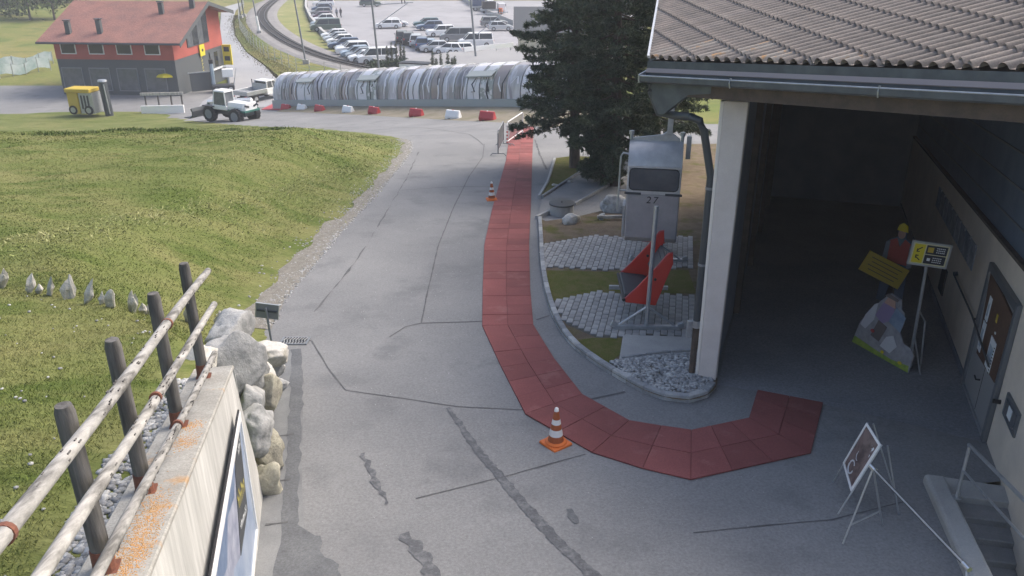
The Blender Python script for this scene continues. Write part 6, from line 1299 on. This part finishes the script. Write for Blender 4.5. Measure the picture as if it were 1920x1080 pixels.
rf = wobj('roof', MB().loft([[rp(x, -1.3, zE - .5 + .12), rp(x, yr, zR + .12), rp(x, LY + .9, zB + .02), rp(x, LY + .9, zB - .18), rp(x, yr, zR - .1), rp(x, -1.3, zE - .72 + .12)] for x in (-1.4, LX + 1.0)]), 'roof_red', inn)
wobj('verge_board', MB().loft([[rp(x, -1.32, zE - .40), rp(x, yr, zR + .14), rp(x, LY + .92, zB + .04), rp(x, LY + .92, zB - .34), rp(x, yr, zR - .26), rp(x, -1.32, zE - .8)] for x in (-1.46, -1.405)]), 'anthracite', rf); wobj('eaves_gutter', MB().rod(rp(-1.4, -1.36, zE - .5), rp(LX + 1.0, -1.36, zE - .5), .09, 6), 'dark_metal', rf)
def slope(y): return (zE - .5 + .12) + (zR - zE + .5) * (y + 1.3) / (yr + 1.3)
for x, y, h in ((10.6, 0.3, 1.2), (7.4, 0.4, 1.3), (2.6, 4.2, 1.1), (-.2, 5.4, 1.6)):
    b = rp(x, y, slope(y)); c_ = wobj('chimney', MB().box(b + Vector((0, 0, h / 2 - .2)), (.45, .45, h + .3)), 'anthracite', rf); wobj('cowl', MB().box(b + Vector((0, 0, h + .05)), (.6, .6, .08)), 'dark_metal', c_)
def gwin(y0_, y1_, z0_, z1_, nm='window', mull=3, zz1=None):
    zz1 = z1_ if zz1 is None else zz1
    f = wobj(nm, MB().loft([[rp(x, y0_, z0_), rp(x, y1_, z0_), rp(x, y1_, zz1), rp(x, y0_, z1_)] for x in (-.10, -.02)]), 'anthracite', inn); wdd = (y1_ - y0_ - .1) / mull
    for i in range(mull):
        a = y0_ + .08 + i * wdd; h0 = z1_ + (zz1 - z1_) * (i / mull); wobj('pane', MB().loft([[rp(x, a, z0_ + .1), rp(x, a + wdd - .08, z0_ + .1), rp(x, a + wdd - .08, h0 - .12), rp(x, a, h0 - .12)] for x in (-.125, -.101)]), 'glass_dark' if i % 2 else 'glass_grey', f)
gwin(3.2, 8.6, -4.3, -2.2, mull=4, zz1=-1.0); gwin(8.2, 11.2, -7.2, -5.4, mull=3)
wobj('window_ledge', MB().box(rp(-.2, 9.7, -7.3), (.3, 3.2, .12), rz=math.atan2(uy.y, uy.x) - math.pi / 2), 'white_plastic', inn)
for i in range(4):
    x = 1.3 + i * 2.9
    f = wobj('window', MB().loft([[rp(a, y, z) for a, z in ((x, -4.6), (x + 1.6, -4.6), (x + 1.6, -3.3), (x, -3.3))] for y in (-.09, -.031)]), 'white_plastic', inn); wobj('pane', MB().loft([[rp(a, y, z) for a, z in ((x + .1, -4.5), (x + 1.5, -4.5), (x + 1.5, -3.4), (x + .1, -3.4))] for y in (-.11, -.091)]), 'glass_dark', f)
    f = wobj('window', MB().loft([[rp(a, y, z) for a, z in ((x - .2, -8.2), (x + 2.0, -8.2), (x + 2.0, -5.9), (x - .2, -5.9))] for y in (-.06, -.002)]), 'grey_metal', inn); wobj('pane', MB().loft([[rp(a, y, z) for a, z in ((x - .1, -8.1), (x + 1.9, -8.1), (x + 1.9, -6.0), (x - .1, -6.0))] for y in (-.08, -.061)]), 'glass_grey', f)
s1 = thing('house_sign', 'square yellow sign on the red gable under the big window', 'sign', rp(-.1, 6.2, -5.4)); wobj('plate', MB().loft([[rp(x, a, z) for a, z in ((5.7, -5.5), (6.9, -5.5), (6.9, -4.35), (5.7, -4.35))] for x in (-.2, -.12)]), 'yellow', s1); wobj('emblem', MB().loft([[rp(x, a, z) for a, z in ((6.15, -5.05), (6.5, -5.05), (6.5, -4.8), (6.15, -4.8))] for x in (-.22, -.201)]), 'print_dark', s1)
s2 = thing('projecting_sign', 'tall yellow projecting sign with two black marks at the gable corner', 'sign', rp(-.5, 11.8, -6)); wobj('plate', MB().loft([[rp(x, a, z) for x, a in ((-1.15, 11.5), (-.15, 11.5), (-.15, 11.7), (-1.15, 11.7))] for z in (-7.2, -5.0)]), 'yellow', s2)
for z in (-6.75, -5.75): wobj('mark', MB().loft([[rp(x, a, z + zz) for x, a in ((-.95, 11.48), (-.35, 11.48), (-.35, 11.499), (-.95, 11.499))] for zz in (0, .5)]), 'print_dark', s2)
lv_ = MB()
for i in range(6): lv_.add([rp(-.04, 6.1 + a, -5.55 - i * .36 - b) for a, b in ((0, 0), (.12, 0), (.12, .28), (0, .28))], [(0, 1, 2, 3)]); lv_.add([rp(-.04, 6.22 + a, -5.55 - i * .36 - b) for a, b in ((0, .0), (.2, .0), (.2, .09), (0, .09))], [(0, 1, 2, 3)])
wobj('lettering', lv_, 'gold', inn, fix=False)
# terrace in front of it
def gz(px, py): return hit(px, py)
wt0, wt1 = level(265, 205, -8.2), level(345, 203, -8.2); tw = thing('terrace_wall', 'low white terrace wall with a timber rail in front of the red house', 'wall', wt0)
wobj('wall', MB().box((wt0 + wt1) / 2 + Vector((0, 0, -.1)), ((wt1 - wt0).length, .3, .8), rz=math.atan2((wt1 - wt0).y, (wt1 - wt0).x)), 'white_paint', tw); wobj('timber_rail', MB().box((wt0 + wt1) / 2 + Vector((0, .3, 1.3)), ((wt1 - wt0).length, .15, .25), rz=math.atan2((wt1 - wt0).y, (wt1 - wt0).x)), 'wood_pale', tw)
for f in (.1, .4, .7, .95): q = wt0.lerp(wt1, f) + Vector((0, .3, .2)); wobj('post', MB().rod(q, q + Vector((0, 0, 1.1)), .08, 6), 'wood_dark', tw)
ws0, ws1 = level(360, 172, -8.4), level(400, 168, -8.4); wsd = thing('wind_screen', 'dark terrace wind screen with a pale top rail by the gable', 'screen', ws0); a_ = math.atan2((ws1 - ws0).y, (ws1 - ws0).x); wobj('pane', MB().box((ws0 + ws1) / 2 + Vector((0, 0, .9)), ((ws1 - ws0).length, .08, 1.8), rz=a_), 'anthracite', wsd); wobj('top_rail', MB().box((ws0 + ws1) / 2 + Vector((0, 0, 1.86)), ((ws1 - ws0).length + .3, .2, .1), rz=a_), 'galv', wsd)
ym = level(160, 212, -8.3); yk = thing('yellow_machine', 'yellow machine cabin with a grey grille at the meadow rim', 'machine', ym, R(-8)); obj('body', MB().box((-.5, 0, 1.0), (1.0, 1.4, 1.9)), 'yellow_dull', yk, bevel=.05); obj('roof', MB().box((.1, 0, 2.1), (2.4, 1.6, .35)), 'yellow_dull', yk, bevel=.06); obj('grille', MB().box((.75, 0, 1.0), (1.3, 1.3, 1.8)), 'galv', yk)
for x in (.35, .65, .95): obj('grille_slot', MB().box((x, -.66, 1.1), (.16, .02, 1.2)), 'print_dark', yk)
for x in (-.6, .9): wheel(yk, x, -.75, .4); wheel(yk, x, .75, .4)
dc = level(205, 212, -8.3); dk_ = thing('dark_column', 'dark round column standing beside the yellow machine', 'column', dc); obj('shaft', MB().tube([(0, 0, -.3), (-.1, 0, 2.8)], .35, 12), 'dark_metal', dk_, smooth=True); obj('pale_stripe', MB().tube([(.2, -.3, 0), (.1, -.3, 2.6)], .06, 6), 'galv', dk_); obj('cap', MB().lathe([(.4, 2.8), (.36, 2.95)], 12, c=(-.1, 0, 0)), 'galv', dk_)
um = level(318, 172, -8.3); up = thing('parasol', 'folded yellow parasol on the terrace of the red house', 'parasol', um); obj('pole', MB().rod((0, 0, -.2), (0, 0, 2.2), .04, 6), 'galv', up); obj('canopy', MB().lathe([(1.1, 1.55), (1.0, 1.7), (.5, 2.0), (.05, 2.25)], 8), 'yellow', up)
for i, (a, b, lb) in enumerate((((0, 131), (100, 117), 'upper pale green safety net strip left of the red house'), ((0, 145), (95, 128), 'lower pale green safety net strip left of the red house'))):
    A, B = level(*a, -8.6), level(*b, -8.6); nt_ = thing('safety_net', lb, 'net', A); pts_ = [A.lerp(B, f) + Vector((0, 0, .25 * math.sin(f * 9 + i))) for f in np.linspace(0, 1, 9)]; mat('net_green', (.16, .26, .25), .8, col2=(.40, .46, .48), scale=.6)
    wobj('net', MB().strip([p + Vector((0, .0, .1)) for p in pts_], [p + Vector((0, 0, 1.2)) for p in pts_]), 'net_green', nt_, fix=False)
    for p_ in pts_[::2]: wobj('post', MB().rod(p_ - Vector((0, 0, .5)), p_ + Vector((0, 0, 1.3)), .05, 6), 'galv', nt_)
# far trees and houses at the top left
for i, (px, py, h, r, m, lb) in enumerate(((60, 52, 11, 4.5, 'leaves', 'broad green tree at the top left, nearest the red roof'), (105, 50, 10, 3.5, 'leaves', 'green tree just left of the red roof ridge'), (22, 45, 9, 3, 'leaves_dark', 'small dark tree at the top left edge'), (20, 20, 12, 5, 'leaves_dark', 'dark tree behind the others at the top left corner'), (130, 22, 10, 4, 'leaves', 'green tree behind the red roof'))):
    leaf_tree('broadleaf_tree', lb, level(px, py, -8.8), h, r, 80 + i, m, 2600, 'far trees at the top left')
for i, (px, py, lb) in enumerate(((190, 6, 'white house half hidden behind the red roof'), (265, 2, 'second white house behind the red roof ridge'), (30, 10, 'pale house behind the trees at the top left'), (395, -2, 'long pale building at the top beyond the red gable'))):
    t = thing('far_house', lb, 'house', level(px, py, -8.9), R(12 * i), 'far houses at the top edge'); obj('wall', MB().loft([[(x, y, z) for y, z in ((-4, -.3), (-4, 5), (0, 7.5), (4, 5), (4, -.3))] for x in (-6, 6)]), 'white_paint', t); obj('roof', MB().loft([[(x, -5, 4.5), (x, 0, 7.8), (x, 5, 4.5), (x, 5, 4.3), (x, 0, 7.55), (x, -5, 4.3)] for x in (-6.8, 6.8)]), 'timber_brown', t)
    for x in (-4, -1, 2): obj('window', MB().box((x, -4.03, 2.6), (1.2, .1, 1.4)), 'glass_dark', t)

# ------------------------------------------------------------------ air
hb_ = MB().box((0, 500, 1.5), (6400, 7400, 25)); hz_o = obj('haze', hb_, None); stuff(hz_o)
hm_ = bpy.data.materials.new('haze_air'); hm_.use_nodes = True; hn_ = hm_.node_tree.nodes; hn_.remove(hn_['Principled BSDF'])
pv = hn_.new('ShaderNodeVolumePrincipled'); pv.inputs['Density'].default_value = .0010; pv.inputs['Color'].default_value = (.93, .95, 1, 1); pv.inputs['Anisotropy'].default_value = .2
hm_.node_tree.links.new(pv.outputs[0], hn_['Material Output'].inputs['Volume']); hz_o.data.materials.append(hm_)
